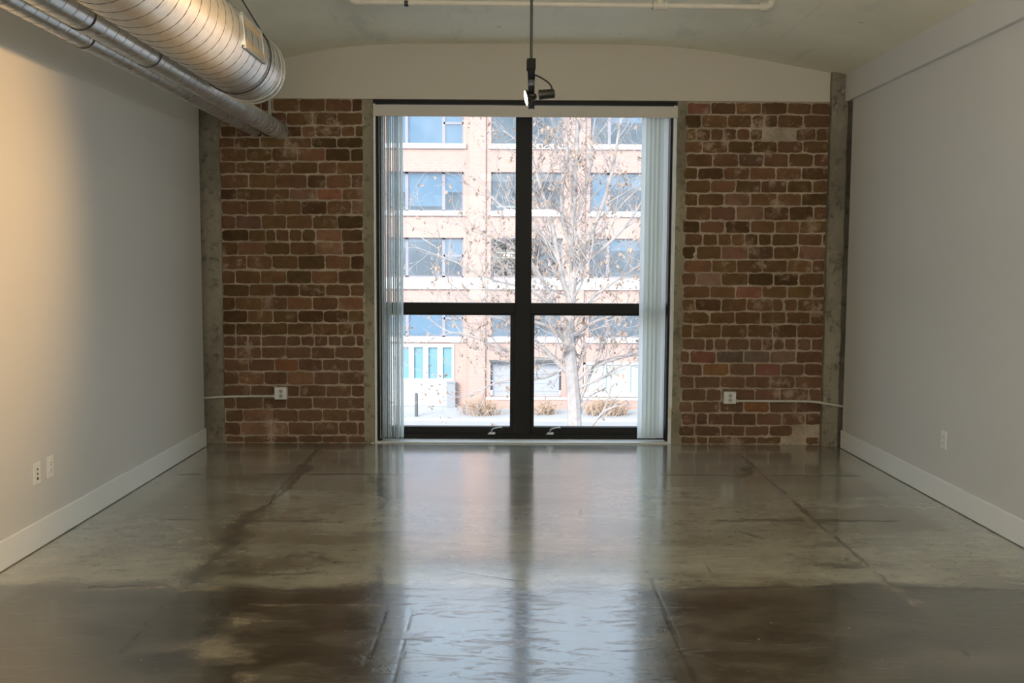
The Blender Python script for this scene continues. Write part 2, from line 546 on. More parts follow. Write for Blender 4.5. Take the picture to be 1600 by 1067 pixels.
ASPH = simple('pale_pavement', (.37, .37, .37), .9, 0, .05, .7)
KERB = simple('pale_kerb', (.40, .40, .40), .9, 0, .04, 2)
BARK = simple('pale_bark', (.35, .305, .285), .9, 0, .2, 6)
LEAF = simple('dry_leaf', (.36, .25, .185), .8, 0, .2, 8)
SHRUBM = simple('dry_twig', (.42, .30, .21), .9, 0, .15, 6)
POSTM = simple('bollard_grey', (.10, .10, .10), .6)

# ------------------------------------------------------------------ room shell numbers
XL = (on_floor(0, 893).x + on_floor(160, 795).x + on_floor(320, 697).x)/3
XR = (on_floor(1600, 855).x + on_floor(1460, 779).x + on_floor(1315, 700).x)/3
YB = -3.6                               # rear wall behind the camera
CL = (at(312, 400, D).x, at(348, 400, D).x)     # left column
CR = (at(1288, 400, D).x, at(1315, 400, D).x)   # right column
ZBAND = (at(515, 154, D).z + at(1180, 159, D).z)/2
arch_px = [(300, 119), (345, 112), (400, 101), (440, 93), (480, 84.5), (530, 75), (575, 70.5), (640, 68.5), (800, 68.5), (980, 70), (1040, 72.5), (1100, 79), (1150, 87), (1200, 96), (1250, 106), (1300, 115), (1345, 121)]
ARCH = [(at(x, y, D).x, at(x, y, D).z) for x, y in arch_px]
ARCH[0] = (XL-.15, ARCH[0][1]-.02); ARCH[-1] = (XR+.15, ARCH[-1][1]-.02)


def ceil_z(x):
    for (x0, z0), (x1, z1) in zip(ARCH, ARCH[1:]):
        if x0 <= x <= x1: return z0+(z1-z0)*(x-x0)/(x1-x0)
    return ARCH[0][1]


# floor
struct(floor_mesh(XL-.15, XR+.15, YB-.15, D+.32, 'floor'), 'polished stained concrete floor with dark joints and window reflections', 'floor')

# ceiling: shallow barrel vault running along the room
b = MB()
sm = []
for i in range(len(ARCH)-1):            # resample smoothly
    for k in range(4):
        t = k/4
        sm.append((ARCH[i][0]*(1-t)+ARCH[i+1][0]*t, ARCH[i][1]*(1-t)+ARCH[i+1][1]*t))
sm.append(ARCH[-1])
for it in range(4):
    sm = [sm[0]]+[(p[0], (a[1]+2*p[1]+c[1])/4) for a, p, c in zip(sm, sm[1:], sm[2:])]+[sm[-1]]
n = len(sm)
vs = [(x, y, z) for y in (YB-.15, D+.2) for x, z in sm]+[(x, y, z+.25) for y in (YB-.15, D+.2) for x, z in sm]
fs = []
for i in range(n-1):
    fs.append((i, n+i, n+i+1, i+1)); fs.append((2*n+i, 2*n+i+1, 3*n+i+1, 3*n+i))
    fs.append((i, i+1, 2*n+i+1, 2*n+i)); fs.append((n+i, 3*n+i, 3*n+i+1, n+i+1))
fs.append((0, 2*n, 3*n, n)); fs.append((n-1, 2*n-1, 4*n-1, 3*n-1))
b.add(vs, fs)
struct(OBJ('ceiling', b, CEIL, smooth=True), 'pale grey painted concrete vaulted ceiling with small marks', 'ceiling')

# side walls; each stops short of the concrete column at the far end
YW = D-.02
YWL = on_floor(321, 697).y; YWR = on_floor(1317, 700).y
b = MB(); b.box(XL-.15, XL, YB-.15, YWL, 0, 3.4)
struct(OBJ('wall_left', b, WALL), 'white plaster wall with warm lamp light near the camera', 'wall')
b = MB(); b.box(XR, XR+.15, YB-.15, YWR, 0, 3.4)
struct(OBJ('wall_right', b, WALL), 'plain grey white plaster wall with one small outlet', 'wall')
b = MB(); b.box(XL, XR, YB-.15, YB, 0, 3.4)
struct(OBJ('wall_rear', b, WALL), 'white plaster wall behind the viewer', 'wall')
# beams along the top of the side walls
zl = at(307, 203, YWL).z; zr = at(1330, 156, YWR).z
bl = XL+.004; brx = at(1327, 130, YWR).x
b = MB(); b.box(XL-.1, bl, YB-.1, YWL+.004, zl, 3.4)
struct(OBJ('beam_left', b, WALL, bevel=.006), 'boxed plaster beam along the wall behind the ducts', 'beam')
b = MB(); b.box(brx, XR+.11, YB-.1, D+.019, zr, 3.4)
struct(OBJ('beam_right', b, WALL, bevel=.006), 'boxed plaster beam above the plain grey white wall', 'beam')
# baseboards
hb = .15
for nm, x0, x1, ye_, lab in (('baseboard_left', XL, XL+.016, YWL, 'white baseboard under the warm lit wall'), ('baseboard_right', XR-.016, XR, YWR, 'white baseboard under the grey white wall')):
    b = MB(); b.box(x0, x1, YB, ye_-.002, 0.004, hb)
    struct(OBJ(nm, b, TRIM, bevel=.004), lab, 'baseboard')

# columns
def rough_column(name, x0, x1, y0, y1, z0, z1, label, sliver=None):
    b = MB()
    nz = 60; xs = [x0, x0+.012, (x0+x1)/2, x1-.012, x1]
    loop = [(x0, y1), (x0, y0+.012), (x0+.012, y0), ((x0+x1)/2, y0), (x1-.012, y0), (x1, y0+.012), (x1, y1)]
    m_ = len(loop)
    for j in range(nz+1):
        z = z0+(z1-z0)*j/nz
        ring = []
        for (x, y) in loop:
            q = Vector((x*7, y*7, z*6))
            ring.append((x+.006*mnoise.noise(q), y+.005*mnoise.noise(q+Vector((9, 3, 1))), z))
        b.v += ring
    for j in range(nz):
        for k in range(m_-1):
            a = j*m_+k
            b.f.append([a, a+1, a+m_+1, a+m_]); b.m.append(0); b.c.append(None)
        b.f.append([j*m_+m_-1, j*m_, (j+1)*m_, (j+1)*m_+m_-1]); b.m.append(0); b.c.append(None)
    b.f.append([nz*m_+k for k in range(m_)]); b.m.append(0); b.c.append(None)
    for q_ in (sliver or []): b.box(*q_)
    return struct(OBJ(name, b, CONC, smooth=True), label, 'column')

rough_column('column_left', CL[0]-.04, CL[1]-.004, D-.03, D+.25, 0, ceil_z(CL[0])+.03, 'bare concrete column in the corner beside the warm lit wall',
             [(XL-.25, XL-.12, YWL-.06, D+.3, 0, 3.5), (XL-.25, CL[0], D+.06, D+.3, 0, 3.5)])
rough_column('column_right', CR[0]+.004, CR[1], D-.07, D+.25, 0, ceil_z(CR[0])+.05, 'bare concrete column in the corner beside the grey white wall',
             [(CR[1]-.01, XR+.24, D+.02, D+.3, 0, 3.5), (XR+.12, XR+.25, YWR-.06, D+.3, 0, 3.5)])

# ------------------------------------------------------------------ back wall
WX0 = at(584, 420, D).x; WX1 = at(1054, 420, D).x      # window opening
SX0 = at(568, 420, D).x; SX1 = at(1068, 420, D).x      # inner brick edges
b = MB()
zt = [z for x, z in sm if CL[1]-.02 < x < CR[0]+.02]; xt = [x for x, z in sm if CL[1]-.02 < x < CR[0]+.02]
vs = []; 
for x, z in zip(xt, zt): vs += [(x, D-.012, ZBAND), (x, D-.012, z+.04), (x, D+.3, ZBAND), (x, D+.3, z+.04)]
fs = []
for i in range(len(xt)-1):
    a = i*4
    fs += [(a, a+4, a+5, a+1), (a, a+2, a+6, a+4), (a+2, a+3, a+7, a+6)]
b.add(vs, fs)
struct(OBJ('wall_back', b, BAND), 'cream painted band between the brick and the vaulted ceiling', 'wall')

# bricks, course by course; joints were read from the photograph (zoom 3.556)
Z1 = 3.556
def crs(ox, oy, ys, rows, x0s, x1s):
    out = []
    for i, r in enumerate(rows):
        out.append((oy+ys[i]/Z1, oy+ys[i+1]/Z1, [ox+x/Z1 for x in ([x0s[i]]+r+[x1s[i]])]))
    return out

L1y = [50, 125, 200, 265, 325, 400, 470, 550, 615, 697, 775, 845, 920, 1000]
L1 = [[225, 320, 385, 450, 595, 740, 885], [240, 380, 525, 670, 808], [245, 330, 390, 525, 610, 685, 830, 905], [238, 380, 520, 665, 805],
      [302, 445, 585, 740, 880], [245, 405, 555, 700, 805], [315, 465, 640, 745, 885], [250, 410, 540, 695, 835], [310, 460, 605, 750, 885],
      [245, 385, 525, 670, 808], [315, 410, 465, 540, 610, 690, 830], [255, 405, 545, 690, 835], [305, 445, 590, 740, 880]]
L2y = [8, 85, 155, 230, 300, 370, 432, 500, 570, 645, 712, 780, 850, 925]
L2 = [[240, 380, 525, 665, 812], [318, 455, 595, 740, 878], [240, 390, 530, 668, 810], [310, 450, 590, 730, 868], [245, 385, 530, 668, 810, 890],
      [245, 312, 385, 525, 605, 680, 755, 830, 910], [245, 385, 520, 662, 795], [190+125, 458, 592, 725, 870], [262, 400, 530, 678, 818],
      [325, 460, 600, 745, 885], [245, 395, 525, 670, 805], [285, 445, 590, 725, 865], [270, 440, 535, 675, 815, 920]]
R1y = [72, 140, 215, 285, 355, 432, 503, 575, 648, 728, 800, 868, 945, 1018]
R1 = [[285, 425, 567, 712, 845], [235, 380, 515, 585, 658, 800], [205, 285, 358, 430, 505, 575, 640, 760, 870], [238, 380, 520, 655, 797],
      [297, 440, 580, 718, 857], [215, 358, 502, 648, 790], [285, 425, 565, 710, 850], [215, 360, 505, 655, 790], [285, 425, 580, 720, 855],
      [228, 365, 505, 645, 780], [170+70, 325, 400, 475, 550, 625, 770, 905], [205, 345, 495, 635, 775], [292, 430, 570, 712, 850]]
R2y = [22, 95, 165, 238, 308, 385, 455, 525, 595, 665, 735, 800, 870, 930]
R2 = [[205, 345, 495, 635, 775], [280, 425, 570, 710, 848], [200, 345, 487, 630, 690, 768], [280, 422, 563, 705, 840], [185, 345, 490, 630, 765],
      [255, 305, 375, 500, 570, 635, 695, 765, 845], [170, 318, 470, 615, 760], [240, 390, 530, 675, 805], [195, 340, 478, 615, 755],
      [260, 345, 530, 670, 830], [185, 335, 470, 612, 755], [205, 270, 410, 540, 680, 810], [195, 340, 475, 610, 740]]
left = crs(300, 140, L1y, L1, [168]*13, [955]*13)+crs(300, 420, L2y, L2, [180]*13, [955]*13)
right = crs(1030, 140, R1y, R1, [148-i for i in range(13)], [930-i*1.2 for i in range(13)])+crs(1030, 420, R2y, R2, [135-i*1.2 for i in range(13)], [912-i*2 for i in range(13)])
left.append((left[-1][1], 693, left[24][2])); right.append((right[-1][1], 695, right[24][2]))
# tones of single bricks: (course, brick) -> colour
PINK = (.26, .15, .095); ORNG = (.215, .105, .045); RED = (.17, .078, .05); GREY = (.12, .10, .085)
LS = {(7, 3): PINK, (7, 4): (.36, .14, .08), (8, 5): PINK, (6, 1): (.17, .10, .035), (11, 1): (.24, .12, .065), (15, 5): (.30, .14, .08), (9, 1): (.16, .09, .065), (6, 3): (.09, .05, .025),
      (10, 6): (.3, .15, .08), (11, 4): (.28, .15, .08), (20, 2): (.27, .11, .05), (21, 1): (.24, .12, .06), (21, 3): (.28, .15, .08), (24, 1): (.27, .14, .09), (25, 1): (.3, .17, .11), (25, 2): (.28, .16, .1)}
RS = {(5, 3): ORNG, (5, 4): ORNG, (7, 2): PINK, (8, 2): PINK, (8, 1): RED, (11, 2): (.27, .13, .085), (11, 5): (.28, .15, .095), (19, 1): (.24, .085, .055), (19, 2): GREY, (19, 3): (.19, .15, .12), (19, 4): (.25, .16, .11),
      (20, 1): (.28, .14, .055), (20, 3): (.26, .10, .08), (13, 1): (.36, .22, .16), (13, 0): RED, (14, 2): (.32, .12, .08), (4, 2): (.1, .06, .04), (22, 3): (.22, .11, .08), (23, 3): (.3, .13, .05), (24, 0): RED, (0, 0): (.25, .1, .07), (11, 3): (.1, .06, .035)}
PATCH_R = {(2, 6), (2, 7), (25, 5), (26, 5)}          # bricks buried under mortar repairs


def brick_panel(name, courses, special, seed, x0, x1, label, hollow, zb):
    rnd = random.Random(seed)
    b = MB()
    for ci, (yt, yb, xs) in enumerate(courses):
        for bi in range(len(xs)-1):
            if (ci, bi) in hollow: continue
            g = .55 if xs[bi+1]-xs[bi] > 25 else .8
            p0 = at(xs[bi]+1.15*g+rnd.uniform(0, .5), min(yb-1.1-rnd.uniform(0, .7), 692), D)
            p1 = at(xs[bi+1]-1.15*g-rnd.uniform(0, .5), yt+1.1+rnd.uniform(0, .6), D)
            if bi == 0: p0.x = x0-.01 if ci % 2 else x0+rnd.uniform(0, .012)
            if bi == len(xs)-2: p1.x = x1-rnd.uniform(-.004, .008)
            if ci == 26: p0.z = .006
            w, h = p1.x-p0.x, p1.z-p0.z
            if w < .02: continue
            if (ci, bi) in special: base = tuple(Vector(special[(ci, bi)]).lerp(Vector((.155, .085, .045)), .4))
            else:
                k = rnd.random()
                base = Vector((.135, .078, .030)).lerp(Vector((.165, .082, .042)), k)*rnd.choice((.62, .78, .9, 1, 1, 1.12, 1.25))
                if ci > 17: base = base.lerp(Vector((.175, .098, .066)), .5)
                base = tuple(base)
            nu = max(3, int(w/.022)); nv = 5
            dep = rnd.uniform(.004, .010)
            yf = D-dep
            rc = rnd.uniform(.008, .02)
            tilt = rnd.uniform(-.003, .003)
            idx = {}
            vs = []
            for j in range(nv+1):
                for i in range(nu+1):
                    u, v = i/nu, j/nv
                    x = p0.x+u*w; z = p0.z+v*h + tilt*(u-.5)*2
                    q = Vector((x*22, z*22, seed))
                    ex, ez = min(u, 1-u)*w, min(v, 1-v)*h
                    edge = min(ex, ez)
                    if i in (0, nu): x += (.006*mnoise.noise(q*1.5))
                    if j in (0, nv): z += (.006*mnoise.noise(q*1.5+Vector((5, 5, 5))))
                    if ex < rc and ez < rc:      # worn corners
                        dx = (rc-ex); dz = (rc-ez); k = .3*min(dx, dz)/1.0
                        x += k*(1 if u < .5 else -1); z += k*(1 if v < .5 else -1)
                    y = yf + .0022*mnoise.noise(q) + (.003 if edge < 1e-6 else 0)
                    idx[(i, j)] = len(vs); vs.append((x, y, z))
            fs = [(idx[i, j], idx[i+1, j], idx[i+1, j+1], idx[i, j+1]) for i in range(nu) for j in range(nv)]
            border = [idx[i, 0] for i in range(nu+1)]+[idx[nu, j] for j in range(1, nv+1)]+[idx[i, nv] for i in range(nu-1, -1, -1)]+[idx[0, j] for j in range(nv-1, 0, -1)]
            st = len(vs)
            for k in border: vs.append((vs[k][0], D+.012, vs[k][2]))
            nb = len(border)
            for k in range(nb): fs.append((border[(k+1) % nb], border[k], st+k, st+(k+1) % nb))
            b.add(vs, fs, 0, base)
    # mortar bed, a bumpy sheet with depth
    nx, nz = 60, 130; zt_ = ZBAND+.002
    vs = []
    for j in range(nz+1):
        for i in range(nx+1):
            x = x0-.012+(x1-x0+.024)*i/nx; z = zb+(zt_-zb)*j/nz
            q = Vector((x*14, z*14, 3.3))
            vs.append((x, D+.001-.005*mnoise.noise(q)-.004*mnoise.noise(q*2.7), z))
    fs = [(j*(nx+1)+i, j*(nx+1)+i+1, (j+1)*(nx+1)+i+1, (j+1)*(nx+1)+i) for j in range(nz) for i in range(nx)]
    b.add(vs, fs, 1, (.3, .2, .13))
    b.box(x0-.012, x1+.012, D+.012, D+.3, zb, zt_, 1, (.3, .2, .13))
    return b


bl_ = brick_panel('l', left, LS, 3, CL[1]-.005, SX0, '', set(), 0.0)
struct(OBJ('wall_brick_left', bl_, [BRICK, MORTAR], smooth=True), 'old brown brick wall panel between the ducts and the window', 'wall')
br_ = brick_panel('r', right, RS, 5, SX1, CR[0]+.006, '', PATCH_R, 0.0)
struct(OBJ('wall_brick_right', br_, [BRICK, MORTAR], smooth=True), 'old red brown brick wall panel with a grey mortar patch', 'wall')

# concrete strips either side of the window, then the white reveal trim
for nm, x0, x1, lab in (('trim_1', SX0-.004, WX0+.0, 'narrow concrete strip between brick and the blind with open vanes'),
                        ('trim_2', WX1, SX1+.006, 'narrow concrete strip between brick and the bunched vanes')):
    b = MB()
    nz = 70
    vs = []
    for j in range(nz+1):
        z = ZBAND*j/nz+.001
        for k, (x, y) in enumerate(((x0, D+.25), (x0, D-.002), (x1, D-.002), (x1, D+.25))):
            q = Vector((x*9, y*9, z*5)); e = .004 if k in (1, 2) else 0
            vs.append((x+e*mnoise.noise(q*2), y+e*mnoise.noise(q+Vector((3, 1, 4))), z))
    fs = [(j*4+k, j*4+k+1, j*4+5+k, j*4+4+k) for j in range(nz) for k in range(3)]
    b.add(vs, fs)
    struct(OBJ(nm, b, CONC2), lab, 'trim')
for nm, x0, x1, lab in (('trim_3', WX0+.001, WX0+.018, 'thin white edge trim beside the open vanes'), ('trim_4', WX1-.026, WX1-.001, 'thin white edge trim beside the bunched vanes')):
    b = MB(); b.box(x0, x1, D+.008, D+.05, .012, ZBAND-.035)
    struct(OBJ(nm, b, TRIM, bevel=.002), lab, 'trim')
b = MB(); b.box(WX0+.001, WX1-.001, D+.002, D+.17, .001, .011)
struct(OBJ('trim_5', b, TRIM, bevel=.002), 'thin white sill strip on the floor under the window', 'trim')

# ------------------------------------------------------------------ window
YF = D+.17                      # front of the frame
win = EMPTY('window_1', ((WX0+WX1)/2, YF, .02))
struct(win, 'tall dark framed window with four panes and a heavy middle post', 'window')
zb0 = at(800, 688, YF).z; zb0 = max(.012, zb0)
ztop = ZBAND-.005
fx0, fx1 = WX0+.02, WX1-.028
mx0, mx1 = at(805.5, 330, YF).x, at(831, 330, YF).x
lx0, lx1 = at(797, 590, YF).x, at(834.5, 590, YF).x
zrail0, zrail1 = at(800, 490.5, YF).z, at(800, 473.5, YF).z
zs0 = at(800, 678, YF).z; zs1 = at(800, 667, YF).z
jl = at(598, 400, YF).x; jr = at(1042, 400, YF).x
b = MB()
b.box(fx0-.02, jl, YF, YF+.10, .012, ztop)                      # jambs
b.box(jr, fx1+.03, YF, YF+.10, .012, ztop)
b.box(jl, jr, YF, YF+.10, ztop-.06, ztop)
b.box(WX0+.002, at(595.5, 400, YF-.1).x, D+.052, YF, .012, ztop-.04); b.box(at(1044, 400, YF-.1).x, WX1-.002, D+.052, YF, .012, ztop-.04)
b.box(jl, jr, YF-.012, YF+.10, .012, zs0)                    # sill member
b.box(jl, jr, YF-.02, YF, zs0-.008, zs0+.004)
OBJ('frame', b, BLACK, win, bevel=.003)
b = MB(); b.box(mx0, mx1, YF-.015, YF+.10, .012, ztop-.06); OBJ('mullion', b, BLACK, win, bevel=.003)
b = MB()
b.box(jl, mx0, YF-.006, YF+.09, zrail0+.004, zrail1); b.box(mx1, jr, YF-.006, YF+.09, zrail0+.004, zrail1)
OBJ('transom', b, BLACK, win, bevel=.003)
g = 1e-3
for (x0, x1, xa, xb) in ((jl, mx0, jl+.035, lx0), (mx1, jr, lx1, jr-.035)):
    b = MB()                    # awning sash of the lower light
    b.box(x0+g, x1-g, YF-.004, YF+.07, zs0+g, zs1); b.box(x0+g, x1-g, YF-.004, YF+.07, zrail0-.012, zrail0+.003)
    b.box(x0+g, xa, YF-.004, YF+.07, zs1, zrail0-.012); b.box(xb, x1-g, YF-.004, YF+.07, zs1, zrail0-.012)
    s_ = OBJ('sash', b, BLACK, win, bevel=.003)
    b = MB(); b.box(xa-.004, xb+.004, YF+.03, YF+.036, zs1-.004, zrail0-.008)
    OBJ('pane', b, GLASS, s_).location = (0, 0, 0)
    s_['_o'] = win['_o']
    b = MB(); b.box(x0-.004, x1+.004, YF+.04, YF+.046, zrail1-.004, ztop-.055)
    OBJ('pane', b, GLASS, win)
for px in (769, 860):          # crank handles
    c = at(px, 671, YF-.02)
    b = MB()
    b.obox(Matrix.Translation((c.x, YF-.022, zs0+.012)), .05, .03, .018)
    b.tube([(c.x, YF-.03, zs0+.015), (c.x-.005, YF-.045, zs0+.04), (c.x+.012, YF-.05, zs0+.055)], .007, 8)
    b.tube([(c.x+.012, YF-.05, zs0+.055), (c.x+.075, YF-.052, zs0+.068)], .006, 8)
    b.tube([(c.x+.075, YF-.052, zs0+.068), (c.x+.08, YF-.075, zs0+.068)], .008, 8)
    b.tube([(c.x-.005, YF-.035, zs0+.02), (c.x-.035, YF-.04, zs0+.005)], .005, 8)
    OBJ('crank', b, ALU, win, smooth=True)
# dark gap and track over the valance
b = MB(); b.box(WX0+.004, WX1-.012, D+.03, D+.1, ZBAND-.034, ZBAND-.001)
OBJ('head_track', b, BLACK, win)

# ------------------------------------------------------------------ vertical blind
vb = EMPTY('vertical_blind', ((WX0+WX1)/2, D+.04, .03))
tag(vb, 'white vertical blind drawn open to both sides of the window under its valance', 'blind')
zv1 = at(800, 165, D).z; zv0 = at(800, 183, D).z
b = MB(); b.box(WX0+.002, at(1059, 172, D).x, D-.012, D+.0, zv0, zv1)
b.box(WX0+.002, WX0+.008, D, D+.1, zv0, zv1); b.box(WX1-.008, WX1-.002, D+.0, D+.1, zv0, zv1)
b.box(WX0+.002, WX1-.002, D, D+.02, zv1-.006, zv1)
OBJ('valance', b, VALANCE, vb, bevel=.004)
b = MB(); b.box(WX0+.02, WX1-.02, D+.03, D+.075, zv0+.03, zv0+.07)
OBJ('headrail', b, ALU, vb)
rnd = random.Random(11)


def vane(x, ang, w=.089):
    b = MB()
    z0, z1 = .035, zv0+.03
    m_ = Matrix.Translation((x, D+.075, 0)) @ Matrix.Rotation(ang, 4, 'Z')
    n_ = 6
    vs = []
    for z in (z0, z1):
        for sgn in (0, 1):
            for k in range(n_+1):
                u = k/n_-.5
                vs.append(m_ @ Vector((u*w, .010*(1-4*u*u)+sgn*.0012, z)))
    q = n_+1
    fs = []
    for k in range(n_):
        fs += [(k, k+1, 2*q+k+1, 2*q+k), (q+k, 3*q+k, 3*q+k+1, q+k+1), (k, q+k, q+k+1, k+1), (2*q+k, 2*q+k+1, 3*q+k+1, 3*q+k)]
    fs += [(0, 2*q, 3*q, q), (n_, q+n_, 3*q+n_, 2*q+n_)]
    b.add(vs, fs)
    OBJ('vane', b, VANE, vb, smooth=True)


xa, xb = at(594.5, 400, D+.075).x, at(630, 400, D+.075).x
NL = 13
for i in range(NL):
    vane(xa+(xb-xa)*i/(NL-1)+rnd.uniform(-.003, .003), math.radians(94+rnd.uniform(-3, 3)))
xa, xb = at(1008, 400, D+.075).x, at(1033.5, 400, D+.075).x
NR = 5
for i in range(NR):
    vane(xa+(xb-xa)*i/(NR-1), math.radians(10+rnd.uniform(-4, 4)))
# cord loop with tensioner on the white edge
xc = WX1-.014
b = MB()
pts = [(xc+.002*mnoise.noise(Vector((k*.7, 0, 0))), D+.0, .3+(zv0-.3)*k/40) for k in range(41)]
b.tube(pts, .0022, 6)
b.tube([(p[0]+.012, p[1]+.002, p[2]) for p in pts], .0022, 6)
OBJ('cord', b, TRIM, vb, smooth=True)
zc = at(1046, 645, D).z
b = MB(); b.box(xc-.014, xc-.002, D-.014, D+.006, zc-.045, zc+.045)
b.box(xc-.002, xc+.008, D-.01, D+.006, zc-.035, zc+.035)
OBJ('cord_tensioner', b, BRASS, vb, bevel=.003)

# ------------------------------------------------------------------ ducts
def spiral_duct(mb, x, z, r, y0, y1, pitch, n=40, step=.02, ridge=.006, seam_mat=1):
    ny = max(2, int((y1-y0)/.25))
    prof = [(r, y0+(y1-y0)*k/ny) for k in range(ny+1)]
    mtx = Matrix(((1, 0, 0, x), (0, 0, 1, 0), (0, -1, 0, z), (0, 0, 0, 1)))   # local z -> world y
    mb.lathe(prof, mtx, n, 0)
    mb.lathe([(r, y1), (r-.004, y1), (r-.004, y1-.3)], mtx, n, 0)
    turns = (y1-y0)/pitch
    k = int(turns*28)
    pts = [(x+(r+.0005)*math.cos(2*PI*turns*i/k), y0+(y1-y0)*i/k, z+(r+.0005)*math.sin(2*PI*turns*i/k)) for i in range(k+1)]
    mb.tube(pts, ridge, 6, seam_mat)


YD = 6.1
c = at(393, 109, YD)
RD = .205
dx, dz = c.x, c.z
big = EMPTY('spiral_duct', (dx, 2.5, dz))
tag(big, 'large round spiral duct hung from the vault by a wire, open far end', 'duct')
b = MB(); spiral_duct(b, dx, dz, RD, YB+.3, YD, .125, 56, ridge=.0022)
OBJ('duct_body', b, [GALVW, SEAM], big, smooth=True)
b = MB()
mY = Matrix(((1, 0, 0, dx), (0, 0, 1, 0), (0, -1, 0, dz), (0, 0, 0, 1)))
for yy in (YD-.02, YD-.1):
    b.lathe([(RD+.001, yy-.014), (RD+.008, yy-.008), (RD+.008, yy+.008), (RD+.001, yy+.014)], mY, 56)
OBJ('end_collar', b, GALVW, big, smooth=True)
# register on the upper room side
ang = math.radians(6)
rg = Matrix.Translation((dx+(RD-.006)*math.cos(ang), 5.37, dz+(RD-.006)*math.sin(ang))) @ Matrix.Rotation(-ang, 4, 'Y')
b = MB()
W_, L_ = .17, .40              # height round the duct, length along it
b.obox(rg @ Matrix.Translation((0, L_/2, 0)), .016, .02, W_); b.obox(rg @ Matrix.Translation((0, -L_/2, 0)), .016, .02, W_)
b.obox(rg @ Matrix.Translation((0, 0, W_/2)), .016, L_+.02, .015); b.obox(rg @ Matrix.Translation((0, 0, -W_/2)), .016, L_+.02, .015)
gr = OBJ('register', b, GALVW, big, bevel=.002)
b = MB()
for k in range(14):
    b.obox(rg @ Matrix.Translation((.0, -L_/2+L_*(k+.5)/14, 0)) @ Matrix.Rotation(.9, 4, 'Z'), .014, .003, W_-.01)
b.obox(rg @ Matrix.Translation((-.008, 0, 0)), .004, L_, W_)
gr['_o'] = big['_o']
OBJ('louvre', b, simple('register_louvre', (.70, .55, .38), .35, .7), gr)
# wire hanger
def hanger(yh, nm='hanger_wire'):
    b = MB()
    zt_ = ceil_z(dx)
    zn = dz+.40
    ring = [(dx+(RD+.006)*math.cos(t), yh+.02*math.sin(t), dz+(RD+.006)*math.sin(t)) for t in [PI*(.22+1.56*0)+0+0*k for k in range(0)]]
    ring = []
    for k in range(33):
        t = math.radians(40) - math.radians(260)*k/32
        ring.append((dx+(RD+.006)*math.cos(t), yh, dz+(RD+.006)*math.sin(t)))
    b.tube([(dx, yh, zn)]+ring+[(dx, yh, zn)], .0042, 6)
    b.tube([(dx, yh, zn), (dx, yh, zt_+.02)], .0035, 6)
    b.tube([(dx-.012, yh, zn-.02), (dx+.02, yh-.01, zn+.02), (dx-.03, yh+.008, zn+.03), (dx+.012, yh, zn-.005), (dx+.04, yh, zn+.01)], .006, 6)
    return OBJ(nm, b, WIRE, big, smooth=True)
hanger(5.72); hanger(3.0)

# the two slim ducts side by side, ending at the brick
cB = at(437, 205, D-.02); cA = at(398, 201, D-.02)
slim = []
for nm, cc, r, lab in (('round_duct', cB, .070, 'slim spiral duct, nearer the window of the slim pair'), ('round_duct', cA, .060, 'slim spiral duct beside the wall, behind the other slim one')):
    e = EMPTY(nm, (cc.x, 3.0, cc.z))
    tag(e, lab, 'duct', 'slim spiral ducts along the wall')
    ye = D-.012 if cc is cB else D-.03
    b = MB(); spiral_duct(b, cc.x, cc.z, r, YB+.3, ye, .105, 32, ridge=.0010)
    OBJ('duct_body', b, [GALV, SEAM2], e, smooth=True)
    mY2 = Matrix(((1, 0, 0, cc.x), (0, 0, 1, 0), (0, -1, 0, cc.z), (0, 0, 0, 1)))
    for yy in ((3.45, 4.35, 5.15) if cc is cB else (3.75, 4.85)):
        b = MB()
        b.lathe([(r+.0005, yy-.03), (r+.005, yy-.026), (r+.005, yy+.026), (r+.0005, yy+.03)], mY2, 32, 0)
        b.lathe([(r+.003, yy-.034), (r+.0055, yy-.03), (r+.003, yy-.026)], mY2, 32, 1)
        OBJ('coupling', b, [GALV, SEAM], e, smooth=True)
    for yy in ((3.6, 7.75) if cc is cB else (3.42,)):
        b = MB(); zt_ = ceil_z(cc.x)
        b.box(cc.x-.012, cc.x+.012, yy-.0015, yy+.0015, cc.z+r, zt_+.02)
        b.lathe([(r+.001, yy-.012), (r+.003, yy-.012), (r+.003, yy+.012), (r+.001, yy+.012)], mY2, 32)
        OBJ('hanger_strap', b, STRAP, e)
    slim.append(e)
# screw clamps on the wall above the slim ducts
for (px, py, Y, lab) in ((356, 136, 7.95, 'small black clamp on the cream band above the slim ducts'), (395, 155, D-.03, 'small dark hook at the top edge of the brick by the ducts')):
    c = at(px, py, Y)
    b = MB()
    b.tube([(c.x, D-.005, c.z), (c.x, Y-.02, c.z+.004), (c.x+.006, Y-.045, c.z-.002)], .010, 8)
    b.tube([(c.x+.006, Y-.03, c.z), (c.x-.012, Y-.03, c.z-.06)], .007, 8)
    b.tube([(c.x-.022, Y-.035, c.z+.014), (c.x+.024, Y-.035, c.z+.008)], .010, 8)
    tag(OBJ('pipe_clamp', b, BLACKM, smooth=True), lab, 'clamp', 'pipe clamps by the ducts')

